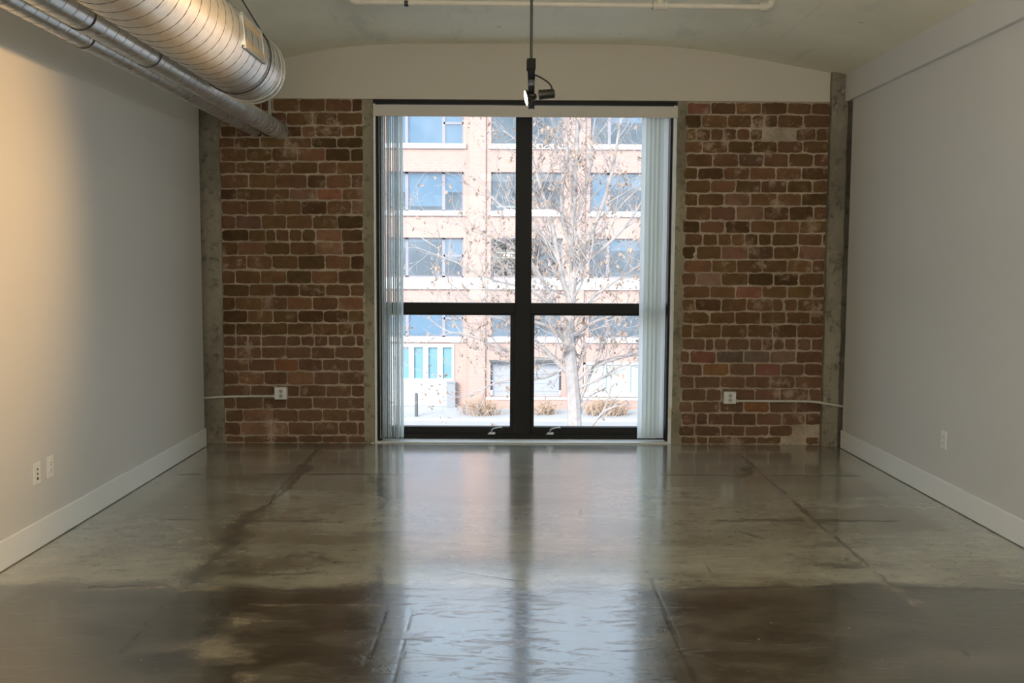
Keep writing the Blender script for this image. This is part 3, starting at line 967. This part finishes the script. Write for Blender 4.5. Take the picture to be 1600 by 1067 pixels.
# ------------------------------------------------------------------ sprinkler pipe
YP = 6.3
pL = at(553, 2.5, YP); pR = at(1199, 11, YP)
zp = (pL.z+pR.z)/2
sp = EMPTY('sprinkler_pipe', ((pL.x+pR.x)/2, YP, zp))
tag(sp, 'cream painted sprinkler pipe crossing under the vaulted ceiling', 'pipe')
b = MB(); b.tube([(pL.x, YP, pL.z), (pR.x, YP, pR.z)], .019, 16)
OBJ('pipe', b, PIPEM, sp, smooth=True)
for p in (pL, pR):
    b = MB()
    s_ = -1 if p is pL else 1
    arc = [(p.x-s_*.05, YP, p.z), (p.x-s_*.01, YP, p.z), (p.x+s_*.014, YP, p.z+.01), (p.x+s_*.024, YP, p.z+.034), (p.x+s_*.024, YP, p.z+.07)]
    b.tube(arc, [.027, .026, .026, .026, .027], 14)
    b.tube([(p.x+s_*.024, YP, p.z+.07), (p.x+s_*.024, YP, ceil_z(p.x)+.02)], .019, 12)
    OBJ('elbow', b, PIPEM, sp, smooth=True)
ct = at(1031, 8, YP)
b = MB(); zc = pL.z+(pR.z-pL.z)*(ct.x-pL.x)/(pR.x-pL.x)
b.tube([(ct.x-.045, YP, zc), (ct.x+.045, YP, zc)], .026, 16)
b.tube([(ct.x-.045, YP, zc), (ct.x-.03, YP, zc)], .030, 16); b.tube([(ct.x+.03, YP, zc), (ct.x+.045, YP, zc)], .030, 16)
b.tube([(ct.x, YP, zc), (ct.x, YP, zc+.05)], .026, 14)
b.tube([(ct.x, YP, zc+.05), (ct.x, YP, zc+.09)], .020, 10)
OBJ('tee_fitting', b, PIPEM, sp, smooth=True)
b = MB(); x_ = at(635, 4, YP).x; b.tube([(x_, YP, zp-.01), (x_, YP, ceil_z(x_)+.02)], .004, 6)
mX = Matrix.Translation((x_, YP, zp)) @ Matrix.Rotation(PI/2, 4, 'Y')
b.lathe([(.0195, -.012), (.0215, -.012), (.0215, .012), (.0195, .012)], mX, 20)
OBJ('hanger_ring', b, WIRE, sp)

# ------------------------------------------------------------------ track light
T0, T1 = 4.5, 5.66
tc = at(830, 108, T0)
tx, tz = tc.x, tc.z                     # underside of the track
tl = EMPTY('track_light', (tx, T0, tz))
tag(tl, 'black track light on a thin stem, one lamp lit and one dark', 'track light')
b = MB(); b.tube([(tx, T0+.012, tz+.04), (tx, T0+.012, ceil_z(tx)+.02)], .0065, 12)
OBJ('stem', b, BLACKM, tl, smooth=True)
b = MB(); b.lathe([(.0, ceil_z(tx)-.03), (.05, ceil_z(tx)-.025), (.06, ceil_z(tx)+.03)], Matrix.Translation((tx, T0+.012, 0)), 24)
OBJ('ceiling_canopy', b, BLACKM, tl, smooth=True)
te = at(830.5, 163, T1)                 # far end; the track runs a little askew to the room
tdir = Vector((te.x-tx, T1-T0, 0)); TL = tdir.length; tyaw = math.atan2(-tdir.x, tdir.y)
tm_ = Matrix.Translation((tx, T0, tz)) @ Matrix.Rotation(tyaw, 4, 'Z')
def on_track(y): return tx+(te.x-tx)*(y-T0)/(T1-T0)
b = MB(); b.obox(tm_ @ Matrix.Translation((0, TL/2, .014)), .033, TL, .020)
for s_ in (-1, 1): b.obox(tm_ @ Matrix.Translation((s_*.0135, TL/2, .0025)), .006, TL, .005)
OBJ('track', b, TRACKM, tl, bevel=.0015)
b = MB(); b.box(tx-.02, tx+.02, T0-.02, T0+.05, tz-.001, tz+.045)
OBJ('power_feed', b, TRACKM, tl, bevel=.003)
# lit head
hc = at(827.5, 152, 5.2)
adir = Vector((-.955, -.17, -.22)).normalized()
rot = adir.to_track_quat('Z', 'Y').to_matrix().to_4x4()
hm = Matrix.Translation(hc+Vector((.004, 0, 0))) @ rot
b = MB()
b.lathe([(0, -.032), (.012, -.032), (.018, -.022), (.022, -.004), (.040, .010), (.043, .026), (.040, .026), (.038, .012), (.0, .008)], hm, 28)
lh = OBJ('lamp_head', b, BLACKM, tl, smooth=True)
lh['label'] = 'lit lamp head aimed at the wall'
lh['_o'] = tl['_o']
b = MB(); b.lathe([(0, .026), (.02, .025), (.039, .023)], hm, 28)
OBJ('lens', b, mat_emit('lit_lamp_lens', (1, .80, .5), 22), lh, smooth=True)
b = MB(); tq = on_track(5.2)
b.tube([(tq, 5.2, tz+.004), (hc.x+.018, 5.2, hc.z+.012)], .008, 10); b.box(tq-.014, tq+.014, 5.16, 5.24, tz-.008, tz+.002)
OBJ('lamp_arm', b, BLACKM, tl, smooth=True)
# dark head on its bent arm
h2 = at(855, 147, 4.9)
a2 = Vector((-.97, -.10, -.12)).normalized()
hm2 = Matrix.Translation(h2) @ a2.to_track_quat('Z', 'Y').to_matrix().to_4x4()
b = MB()
b.lathe([(0, -.036), (.020, -.036), (.0235, -.030), (.0235, .030), (.0255, .031), (.0255, .040), (.021, .040), (.018, .02), (0, .018)], hm2, 28)
lh2 = OBJ('lamp_head', b, BLACKM, tl, smooth=True)
lh2['label'] = 'unlit lamp head on a bent arm'
lh2['_o'] = tl['_o']
b = MB(); b.lathe([(0, .034), (.020, .034), (.021, .038)], hm2, 24)
OBJ('lens', b, simple('unlit_lens', (.35, .33, .28), .15, .2), lh2, smooth=True)
b = MB()
tq = on_track(4.8)
pa = [(tq+.01, 4.8, tz-.004)]
for px, py in ((836, 117), (843, 120), (850, 124), (857, 129), (861, 134), (863, 140)):
    q = at(px, py, 4.86); pa.append((q.x, q.y, q.z))
pts = []
b.tube(pa, .0042, 8); b.box(tq-.013, tq+.013, 4.76, 4.84, tz-.012, tz+.002)
OBJ('lamp_arm', b, BLACKM, tl, smooth=True)

# ------------------------------------------------------------------ outlets
def receptacle(mb, mtx, mat):
    """two sockets with slots, local x = width, z = height, -y = out of the wall"""
    for s_ in (-1, 1):
        m_ = mtx @ Matrix.Translation((0, -.0035, s_*.0195)) @ Matrix.Rotation(PI/2, 4, 'X')
        mb.lathe([(0, .003), (.0155, .003), (.0165, 0)], m_, 20, mat)
        for x in (-.006, .006):
            mb.obox(mtx @ Matrix.Translation((x, -.0068, s_*.0195+.004)), .0022, .001, .008, 1)
        mb.obox(mtx @ Matrix.Translation((0, -.0068, s_*.0195-.008)), .005, .001, .005, 1)


def plate(px, py, wallx, label, kind, w=.075, h=.118):
    r = ray(px, py); t = wallx/r.x
    c = Vector((0, 0, H))+r*t
    s_ = 1 if wallx < 0 else -1
    mtx = Matrix.Translation((wallx, c.y, c.z)) @ Matrix.Rotation(s_*PI/2, 4, 'Z')
    e = EMPTY('wall_outlet', (wallx, c.y, c.z))
    tag(e, label, 'outlet')
    b = MB(); b.obox(mtx @ Matrix.Translation((0, -.0035, 0)), w, .007, h)
    OBJ('cover_plate', b, PLATE, e, bevel=.002)
    b = MB()
    if kind == 'duplex':
        receptacle(b, mtx @ Matrix.Translation((0, -.0035, 0)), 0)
        OBJ('receptacle', b, [PLATE, SLOT], e, smooth=True)
    else:
        for z, rr in ((.022, .005), (-.002, .005), (-.028, .0075)):
            b.lathe([(0, .003), (rr, .003), (rr, 0)], mtx @ Matrix.Translation((0, -.0068, z)) @ Matrix.Rotation(PI/2, 4, 'X'), 14)
        OBJ('jack', b, SLOT, e)


plate(56.5, 739.5, XL, 'white three jack wall plate low on the warm lit wall', 'jack')
plate(77, 729, XL, 'white duplex wall outlet just beside the three jack plate', 'duplex')
plate(1475.5, 687, XR, 'white duplex wall outlet alone on the plain grey white wall', 'duplex', .072, .116)


def brick_box(px, py, pts, label):
    c = at(px, py, D-.03)
    e = EMPTY('surface_outlet', (c.x, D-.03, c.z))
    tag(e, label, 'outlet')
    b = MB(); b.box(c.x-.052, c.x+.052, D-.056, D-.004, c.z-.052, c.z+.052)
    OBJ('box', b, STEELBOX, e, bevel=.005)
    b = MB(); b.box(c.x-.05, c.x+.05, D-.060, D-.056, c.z-.05, c.z+.05)
    for sx in (-1, 1):
        b.lathe([(0, .003), (.005, .002), (.005, 0)], Matrix.Translation((c.x+sx*.038, D-.06, c.z+sx*.038)) @ Matrix.Rotation(PI/2, 4, 'X'), 10)
    OBJ('cover', b, STEELBOX, e, bevel=.002)
    b = MB(); receptacle(b, Matrix.Translation((c.x+.002, D-.0585, c.z)), 0)
    OBJ('receptacle', b, [simple('grey_receptacle', (.36, .35, .32), .5), SLOT], e, smooth=True)
    b = MB()
    P = []
    for x, y, Y in pts:
        q = at(x, y, Y); P.append((q.x, Y, q.z))
    b.tube(P, .0105, 12)
    s_ = 1 if P[0][0] > c.x else -1
    b.tube([(c.x+s_*.052, D-.02, P[0][2]), (c.x+s_*.075, D-.02, P[0][2])], .015, 12)
    OBJ('conduit', b, CONDUIT, e, smooth=True)


brick_box(439.5, 614, [(431, 619, D-.022), (395, 619, D-.022), (360, 619.5, D-.03), (340, 620.5, D-.052), (318, 622, D-.055)], 'square steel outlet box with short conduit on the brick panel below the slim ducts')
brick_box(1139.5, 621, [(1150, 626.5, D-.022), (1262, 627, D-.03), (1275, 628, D-.085), (1300, 632, D-.09), (1327, 636.5, D-.09)], 'square steel outlet box on the brick with long conduit past the bunched vanes')

# ------------------------------------------------------------------ outside
ZG = -5.15
YS = 45.0
b = MB(); b.box(-60, 60, 12, 41.5, ZG-.4, ZG-.12)
struct(OBJ('street', b, ASPH), 'pale street below the window', 'street')
b = MB(); b.box(-60, 60, 41.5, 46, ZG-.4, ZG)
struct(OBJ('sidewalk', b, KERB), 'pale sidewalk in front of the brick building', 'sidewalk')

bd = EMPTY('brick_building', (at(820, 600, YS).x, YS, ZG))
tag(bd, 'peach brick building with wide windows and white sills across the street', 'building')
fz = lambda y: at(820, y, YS).z
fx = lambda x: at(x, 400, YS).x
wins = [(300, 414), (452, 562), (604, 724), (767, 879), (921, 1034), (1076, 1190), (1232, 1345)]
rows = [(60, 122), (164, 226), (269, 331), (372, 434), (474, 528)]
ground = {2: (604, 710, 540, 632), 3: (767, 879, 563, 628), 4: (916, 1034, 566, 613)}
b = MB()
xs = [fx(150)]+[v for a, c_ in wins for v in (fx(a), fx(c_))]+[fx(1500)]
zsr = sorted([fz(y) for r_ in rows for y in r_]+[fz(0), ZG, fz(540), fz(620)])
hz = {}
holes = set()
for i in range(len(xs)-1):
    if i % 2 == 1:
        for j in range(len(zsr)-1):
            zm = (zsr[j]+zsr[j+1])/2
            if any(fz(y1) < zm < fz(y0) for y0, y1 in rows): holes.add((i, j))
            if zsr[j] >= fz(620)-1e-4 and zsr[j+1] <= fz(540)+1e-4: holes.add((i, j))
b.grid_wall(xs, zsr, YS, YS+.5, holes)
for k in range(len(xs)//2):            # shallow pilasters between the bays
    a, c_ = xs[2*k], xs[2*k+1]
    if c_-a < 3: b.box(a+.25, c_-.25, YS-.12, YS, ZG, fz(0))
for x0_, x1_, y0_, y1_ in ((710, 724, 540, 620), (767, 879, 540, 563), (914, 1034, 540, 566), (921, 1034, 613, 620)):
    b.box(fx(x0_)-.01, fx(x1_)+.01, YS+.004, YS+.45, fz(y1_)-.01, fz(y0_)+.01)
for i_ in (0, 1, 5, 6): b.box(fx(wins[i_][0])-.01, fx(wins[i_][1])+.01, YS+.1, YS+.45, fz(620)-.01, fz(540)+.01)
OBJ('wall', b, FAC, bd)
b = MB(); b.box(fx(150), fx(1500), YS+6, YS+6.3, ZG, fz(0)); OBJ('rear_wall', b, FDARK, bd)
b = MB()
for y0, y1 in rows:
    b.box(fx(150), fx(1500), YS+.5, YS+6, fz(y0)+.25, fz(y0)+.45)
OBJ('floor_slab', b, FDARK, bd)
bandz = (fz(452), fz(434.5))
b = MB(); b.box(fx(150), fx(1500), YS-.16, YS, *bandz); OBJ('stone_band', b, SILL, bd)
rnd = random.Random(4)
for wi, (a, c_) in enumerate(wins):
    for ri, (y0, y1) in enumerate(rows):
        x0, x1, z0, z1 = fx(a), fx(c_), fz(y1), fz(y0)
        b = MB(); t_ = .07; Y0, Y1 = YS+.22, YS+.32
        b.box(x0, x1, Y0, Y1, z0, z0+t_); b.box(x0, x1, Y0, Y1, z1-t_, z1)
        b.box(x0, x0+t_, Y0, Y1, z0, z1); b.box(x1-t_, x1, Y0, Y1, z0, z1)
        w_ = x1-x0
        vv = [.26, .74] if wi % 2 == 0 else [.5]
        for u in vv: b.box(x0+w_*u-.07, x0+w_*u+.07, Y0, Y1, z0, z1)
        if wi % 2 == 0:
            zt_ = z1-(z1-z0)*.45
            b.box(x0+w_*.74, x1, Y0, Y1, zt_-.05, zt_+.05) if ri != 2 else None
        wf = OBJ('window', b, FFRAME, bd)
        wf['_o'] = bd['_o']
        b = MB(); b.box(x0+.01, x1-.01, YS+.25, YS+.27, z0+.01, z1-.01)
        OBJ('pane', b, FGLASS, wf)
        # roller blinds behind the glass, drawn to different heights
        if wi % 2 == 0:
            b = MB()
            edges = [0]+vv+[1]
            pat = {0: (.9, .95, .9), 1: (1., .97, .97), 2: (.5, .86, .5), 3: (.25, .1, .55), 4: (.9, .95, .95)}[ri]
            if wi == 4: pat = {0: (.9, .5, .9), 1: (.3, .4, .35), 2: (.96, .4, .4), 3: (.15, .3, .2), 4: (.3, .2, .4)}[ri]
            for k, fr in enumerate(pat):
                b.box(x0+w_*edges[k]+.05, x0+w_*edges[k+1]-.05, YS+.36, YS+.38, z1-(z1-z0)*fr, z1)
            OBJ('roller_blind', b, FBLIND, wf)
        elif ri in (2, 3):
            zz = z0+(z1-z0)*(.14 if ri == 2 else .62)
            for ya, za in ((.9, 0), (1.8, -.22)):
                b = MB(); b.box(x0+.25, x0+1.15, YS+ya, YS+ya+.1, zz+za, zz+za+.06)
                OBJ('ceiling_lamp', b, TUBE, wf)
        if ri != 3:
            b = MB(); b.box(x0-.12, x1+.12, YS-.13, YS+.25, z0-.2, z0+.02)
            OBJ('sill', b, SILL, bd)
# ground floor
x0, x1, z0, z1 = fx(598), fx(710), ZG, fz(538)
b = MB()
zp0, zp1 = fz(592), fz(543)
b.box(x0, x1, YS-.05, YS+.2, ZG+.02, zp0); b.box(x0, x1, YS-.05, YS+.2, zp1, z1)
cols = [(598, 625), (638.5, 646.5), (661, 669), (683.5, 691.5), (706, 710)]
for a, c_ in cols: b.box(fx(a), fx(c_), YS-.05, YS+.2, zp0, zp1)
sf = OBJ('storefront', b, FWHITE, bd); sf['_o'] = bd['_o']
for a, c_ in ((625, 638.5), (646.5, 661), (669, 683.5), (691.5, 706)):
    b = MB(); b.box(fx(a), fx(c_), YS+.06, YS+.08, zp0, zp1); OBJ('pane', b, FTEAL, sf)
b = MB(); b.box(fx(770), fx(876), YS+.25, YS+.32, ZG+.02, fz(563)); 
for k in range(1, 6): b.box(fx(770), fx(876), YS+.235, YS+.25, ZG+(fz(563)-ZG)*k/6-.02, ZG+(fz(563)-ZG)*k/6+.02)
OBJ('garage_door', b, simple('garage_door_grey', (.34, .35, .38), .6), bd)
b = MB(); b.box(fx(765), fx(881), YS-.2, YS+.1, fz(565), fz(562.5)); OBJ('door_canopy', b, POSTM, bd)
b = MB()
gx0, gx1, gz0, gz1 = fx(914), fx(1040), fz(613), fz(566)
b.box(gx0, gx1, YS-.06, YS+.3, gz1-.09, gz1)
for px in (914, 946, 985, 1024): b.box(fx(px), fx(px+2.5), YS-.06, YS+.3, gz0, gz1)
b.box(gx0, gx1, YS-.12, YS+.3, gz0-.18, gz0)
sf2 = OBJ('shop_window', b, SILL, bd); sf2['_o'] = bd['_o']
b = MB(); b.box(gx0, gx1, YS+.05, YS+.07, gz0, gz1-.09); OBJ('pane', b, simple('pale_green_glass', (.42, .52, .49), .2, 0, .06, 1), sf2)

# bollard and meter box
c = at(650.5, 625, 42)
b = MB(); b.lathe([(.075, ZG), (.075, at(650, 614, 42).z-.04), (.05, at(650, 614, 42).z), (0, at(650, 614, 42).z+.01)], Matrix.Translation((c.x, 42, 0)), 16)
tag(OBJ('bollard', b, POSTM, smooth=True), 'slim dark bollard on the pavement before the white storefront', 'bollard')
c = at(705, 609, YS-.2)
b = MB(); b.box(c.x-.2, c.x+.2, YS-.4, YS-.12, ZG, c.z+.35); b.box(c.x-.23, c.x+.23, YS-.43, YS-.1, c.z+.35, c.z+.4)
tag(OBJ('utility_box', b, simple('utility_box_grey', (.27, .28, .3), .6), bevel=.01), 'small grey utility box beside the white storefront', 'box')

# ------------------------------------------------------------------ tree
YT = 24.0
root = at(898, 660, YT); root.z = ZG
tr = EMPTY('street_tree', (root.x, YT, ZG-.12))
tag(tr, 'bare pale tree with a few dry leaves in front of the window', 'tree')
rnd = random.Random(21)
tm = MB(); leaves = []
def P3(px, py, dy=0):
    q = at(px, py, YT+dy); return Vector(q)


def twig(p, d, length, r, depth):
    n_ = 5
    pts = [p]; d = d.normalized()
    kids = []
    for k in range(n_):
        d = (d+Vector((rnd.gauss(0, .13), rnd.gauss(0, .13), rnd.gauss(.05, .11)))).normalized()
        pts.append(pts[-1]+d*(length/n_))
        if depth > 0 and k >= 1 and rnd.random() < .9:
            side = Vector((rnd.gauss(0, 1), rnd.gauss(0, .8), rnd.gauss(.1, .5))).normalized()
            kids.append((pts[-1], (d*.75+side*.75), length*rnd.uniform(.4, .65), r*.55, depth-1))
    tm.tube(pts, [max(.004, r*(1-.75*k/n_)) for k in range(n_+1)], 4 if depth < 2 else 6, 0, False)
    if depth <= 1:
        for q in pts[2:]:
            if rnd.random() < .30: leaves.append(q)
    for kd in kids: twig(*kd)


def limb(pxs, r0, r1, sub, depth=2, ln=1.25):
    pts = [P3(*p) for p in pxs]
    fine = []
    for i in range(len(pts)-1):
        for k in range(4):
            t = k/4
            a = pts[max(0, i-1)]; b_ = pts[i]; c_ = pts[i+1]; d_ = pts[min(len(pts)-1, i+2)]
            fine.append(.5*((2*b_)+(c_-a)*t+(2*a-5*b_+4*c_-d_)*t*t+(3*b_-a-3*c_+d_)*t**3))
    fine.append(pts[-1])
    n_ = len(fine)
    tm.tube(fine, [r0+(r1-r0)*k/(n_-1) for k in range(n_)], 9, 0, False)
    for k in range(1, n_):
        if rnd.random() < sub:
            d = (fine[k]-fine[k-1]).normalized()
            side = Vector((rnd.choice((-1, 1))*rnd.uniform(.5, 1), rnd.gauss(0, .6), rnd.uniform(-.1, .6)))
            twig(fine[k], d*.7+side*.8, ln*rnd.uniform(.6, 1.3), max(.014, (r0+(r1-r0)*k/(n_-1))*.33), depth)


limb([(900, 830), (899, 720), (897, 640), (893, 580), (888, 530), (890, 490), (893, 455)], .20, .12, .5)
limb([(893, 460), (896, 420), (893, 370), (896, 320), (899, 270), (902, 210), (900, 150), (903, 60)], .11, .025, 1.)
limb([(892, 470), (880, 440), (872, 400), (862, 350), (850, 310), (838, 270), (826, 230), (812, 160)], .08, .02, .9)
limb([(890, 500), (870, 480), (850, 440), (826, 405), (800, 385), (770, 372)], .06, .012, .9)
limb([(893, 440), (905, 400), (925, 360), (945, 310), (958, 260), (968, 200), (985, 120)], .08, .02, .9)
limb([(897, 400), (880, 350), (878, 300), (886, 240), (884, 180), (890, 90)], .06, .02, .8)
limb([(896, 350), (912, 310), (920, 270), (925, 220), (935, 150)], .05, .015, .8)
limb([(890, 505), (920, 470), (960, 440), (1000, 415), (1040, 400)], .055, .015, 1.)
limb([(888, 530), (925, 505), (965, 490), (1010, 470), (1050, 470)], .05, .015, 1.)
limb([(889, 540), (860, 512), (825, 500), (780, 485), (740, 470), (700, 440)], .055, .012, .9, 2, .9)
limb([(891, 585), (870, 565), (850, 545), (835, 535), (800, 505), (770, 495)], .08, .015, .8)
limb([(894, 600), (925, 575), (965, 560), (1000, 555), (1050, 560)], .06, .015, .9)
limb([(895, 610), (940, 590), (980, 570), (1030, 590)], .05, .012, .9)
limb([(892, 570), (850, 590), (810, 590), (770, 600), (735, 620)], .045, .012, .9)
limb([(885, 430), (850, 370), (810, 340), (770, 310), (750, 270)], .05, .01, .7)
limb([(870, 480), (820, 450), (780, 440), (730, 420), (680, 385)], .04, .008, .9)
limb([(880, 560), (830, 560), (780, 545), (720, 520), (670, 530)], .035, .008, .9)
limb([(900, 420), (940, 390), (980, 350), (1010, 300), (1030, 240)], .05, .012, .9)
OBJ('trunk', tm, BARK, tr, smooth=True)
lm = MB()
rnd.shuffle(leaves)
for q in leaves[:3200]:
    s_ = rnd.uniform(.035, .075)
    R_ = Matrix.Translation(q+Vector((0, 0, -s_*.8))) @ Matrix.Rotation(rnd.uniform(0, 6.28), 4, 'Z') @ Matrix.Rotation(rnd.gauss(0, .7), 4, 'X') @ Matrix.Rotation(rnd.gauss(0, .5), 4, 'Y')
    vs = [R_ @ Vector(v) for v in ((0, 0, s_), (-.55*s_, .25*s_, .2*s_), (0, 0, .1*s_), (.55*s_, .25*s_, .2*s_), (-.35*s_, .2*s_, -.6*s_), (0, .1*s_, -s_), (.35*s_, .2*s_, -.6*s_))]
    lm.add(vs, [(0, 1, 2), (0, 2, 3), (1, 4, 5, 2), (2, 5, 6, 3)])
lo = OBJ('leaves', lm, LEAF, tr)
lo['kind'] = 'stuff'

# dry shrubs along the pavement
def shrub(px, Y, w, h, nn, label):
    c = at(px, 640, Y)
    b = MB()
    for k in range(nn):
        x = c.x+max(-.72, min(.72, rnd.gauss(0, .4)))*w; y = Y+max(-.5, min(.5, rnd.gauss(0, .25)))
        p = Vector((x, y, ZG)); d = Vector((rnd.gauss(0, .45), rnd.gauss(0, .35), 1)).normalized()
        L_ = h*rnd.uniform(.55, 1.1)*max(.4, 1-abs(x-c.x)/(w*1.6))
        pts = [p]
        for i in range(4):
            d = (d+Vector((rnd.gauss(0, .2), rnd.gauss(0, .2), -.04))).normalized(); pts.append(pts[-1]+d*L_/4)
        b.tube(pts, [.022, .018, .015, .011, .006], 4, 0, False)
        for i in (1, 2, 3):
            e = pts[i]+Vector((rnd.gauss(0, .22), rnd.gauss(0, .15), rnd.uniform(.05, .3)))
            b.tube([pts[i], e], [.012, .006], 4, 0, False)
    tag(OBJ('dry_shrub', b, SHRUBM), label, 'shrub', 'dry shrubs along the pavement')


shrub(752, 42.5, 1.1, 1.0, 90, 'dry shrub between the storefront and the middle window post')
shrub(948, 42.6, 1.2, 1.1, 110, 'wide dry shrub just past the tree trunk')
shrub(1032, 42.4, .9, 1.0, 80, 'dry shrub partly behind the bunched vanes')
shrub(850, 42.8, .7, .8, 50, 'small dry shrub between the middle post and the trunk')
b = MB(); b.box(fx(760), fx(1100), 44.35, 44.6, ZG, ZG+.42); b.box(fx(760), fx(1100), 44.3, 44.65, ZG+.42, ZG+.5, 1)
tag(OBJ('planter_wall', b, [FAC, SILL]), 'low pink brick planter wall behind the dry shrubs', 'wall')

# ------------------------------------------------------------------ light
w = bpy.data.worlds.new('sky'); scn.world = w; w.use_nodes = True
bg = w.node_tree.nodes['Background']
bg.inputs[0].default_value = (.66, .83, 1.0, 1); bg.inputs[1].default_value = 2.5


def lamp(name, typ, loc, energy, color=(1, 1, 1), aim=None, **kw):
    ld = bpy.data.lights.new(name, typ); ld.energy = energy; ld.color = color
    for k, v in kw.items(): setattr(ld, k, v)
    o = bpy.data.objects.new(name, ld); COL.objects.link(o); o.location = loc
    if aim is not None:
        o.rotation_euler = (Vector(aim)-Vector(loc)).to_track_quat('-Z', 'Y').to_euler()
    return o


lamp('sun', 'SUN', (-20, -20, 30), 5.6, (1, .97, .94), aim=(8, 30, 2), angle=math.radians(25))
po = lamp('window_portal', 'AREA', ((WX0+WX1)/2, YF+.3, ZBAND/2), 1, aim=((WX0+WX1)/2, 0, ZBAND/2), shape='RECTANGLE', size=WX1-WX0, size_y=ZBAND)
po.data.cycles.is_portal = True
# added fill panel behind the viewer, lifts the room; no known window there
lamp('rear_fill', 'AREA', (.2, YB+.1, 1.65), 118, (1, .98, .955), aim=(.2, 6, 2.4), shape='RECTANGLE', size=5.0, size_y=3.0)
lamp('overhead_fill', 'AREA', (.3, .2, 2.95), 30, (1, .93, .8), aim=(.3, .2, 0), shape='RECTANGLE', size=1.4, size_y=1.4)  # added soft fill from overhead, not a known fixture
lamp('vault_fill', 'AREA', (.4, 1.6, 2.3), 125, (1, .95, .82), aim=(.4, 1.9, 4), shape='RECTANGLE', size=.8, size_y=.8)  # added unseen fill aimed up to brighten the vault
# the lit track head
hp = hc+adir*.05
lamp('track_spot', 'SPOT', hp, 255, (1, .60, .25), aim=(XL, 4.1, 1.7), spot_size=math.radians(80), spot_blend=1.0, shadow_soft_size=.03)

scn.view_settings.view_transform = 'Standard'
scn.view_settings.look = 'None'
scn.view_settings.exposure = 0
scn.view_settings.gamma = 1
scn.view_settings.use_curve_mapping = False
scn.cycles.use_denoising = True
scn.cycles.max_bounces = 12
scn.cycles.diffuse_bounces = 6
scn.cycles.sample_clamp_indirect = 6
for o in list(bpy.data.objects):
    if '_o' in o: del o['_o']
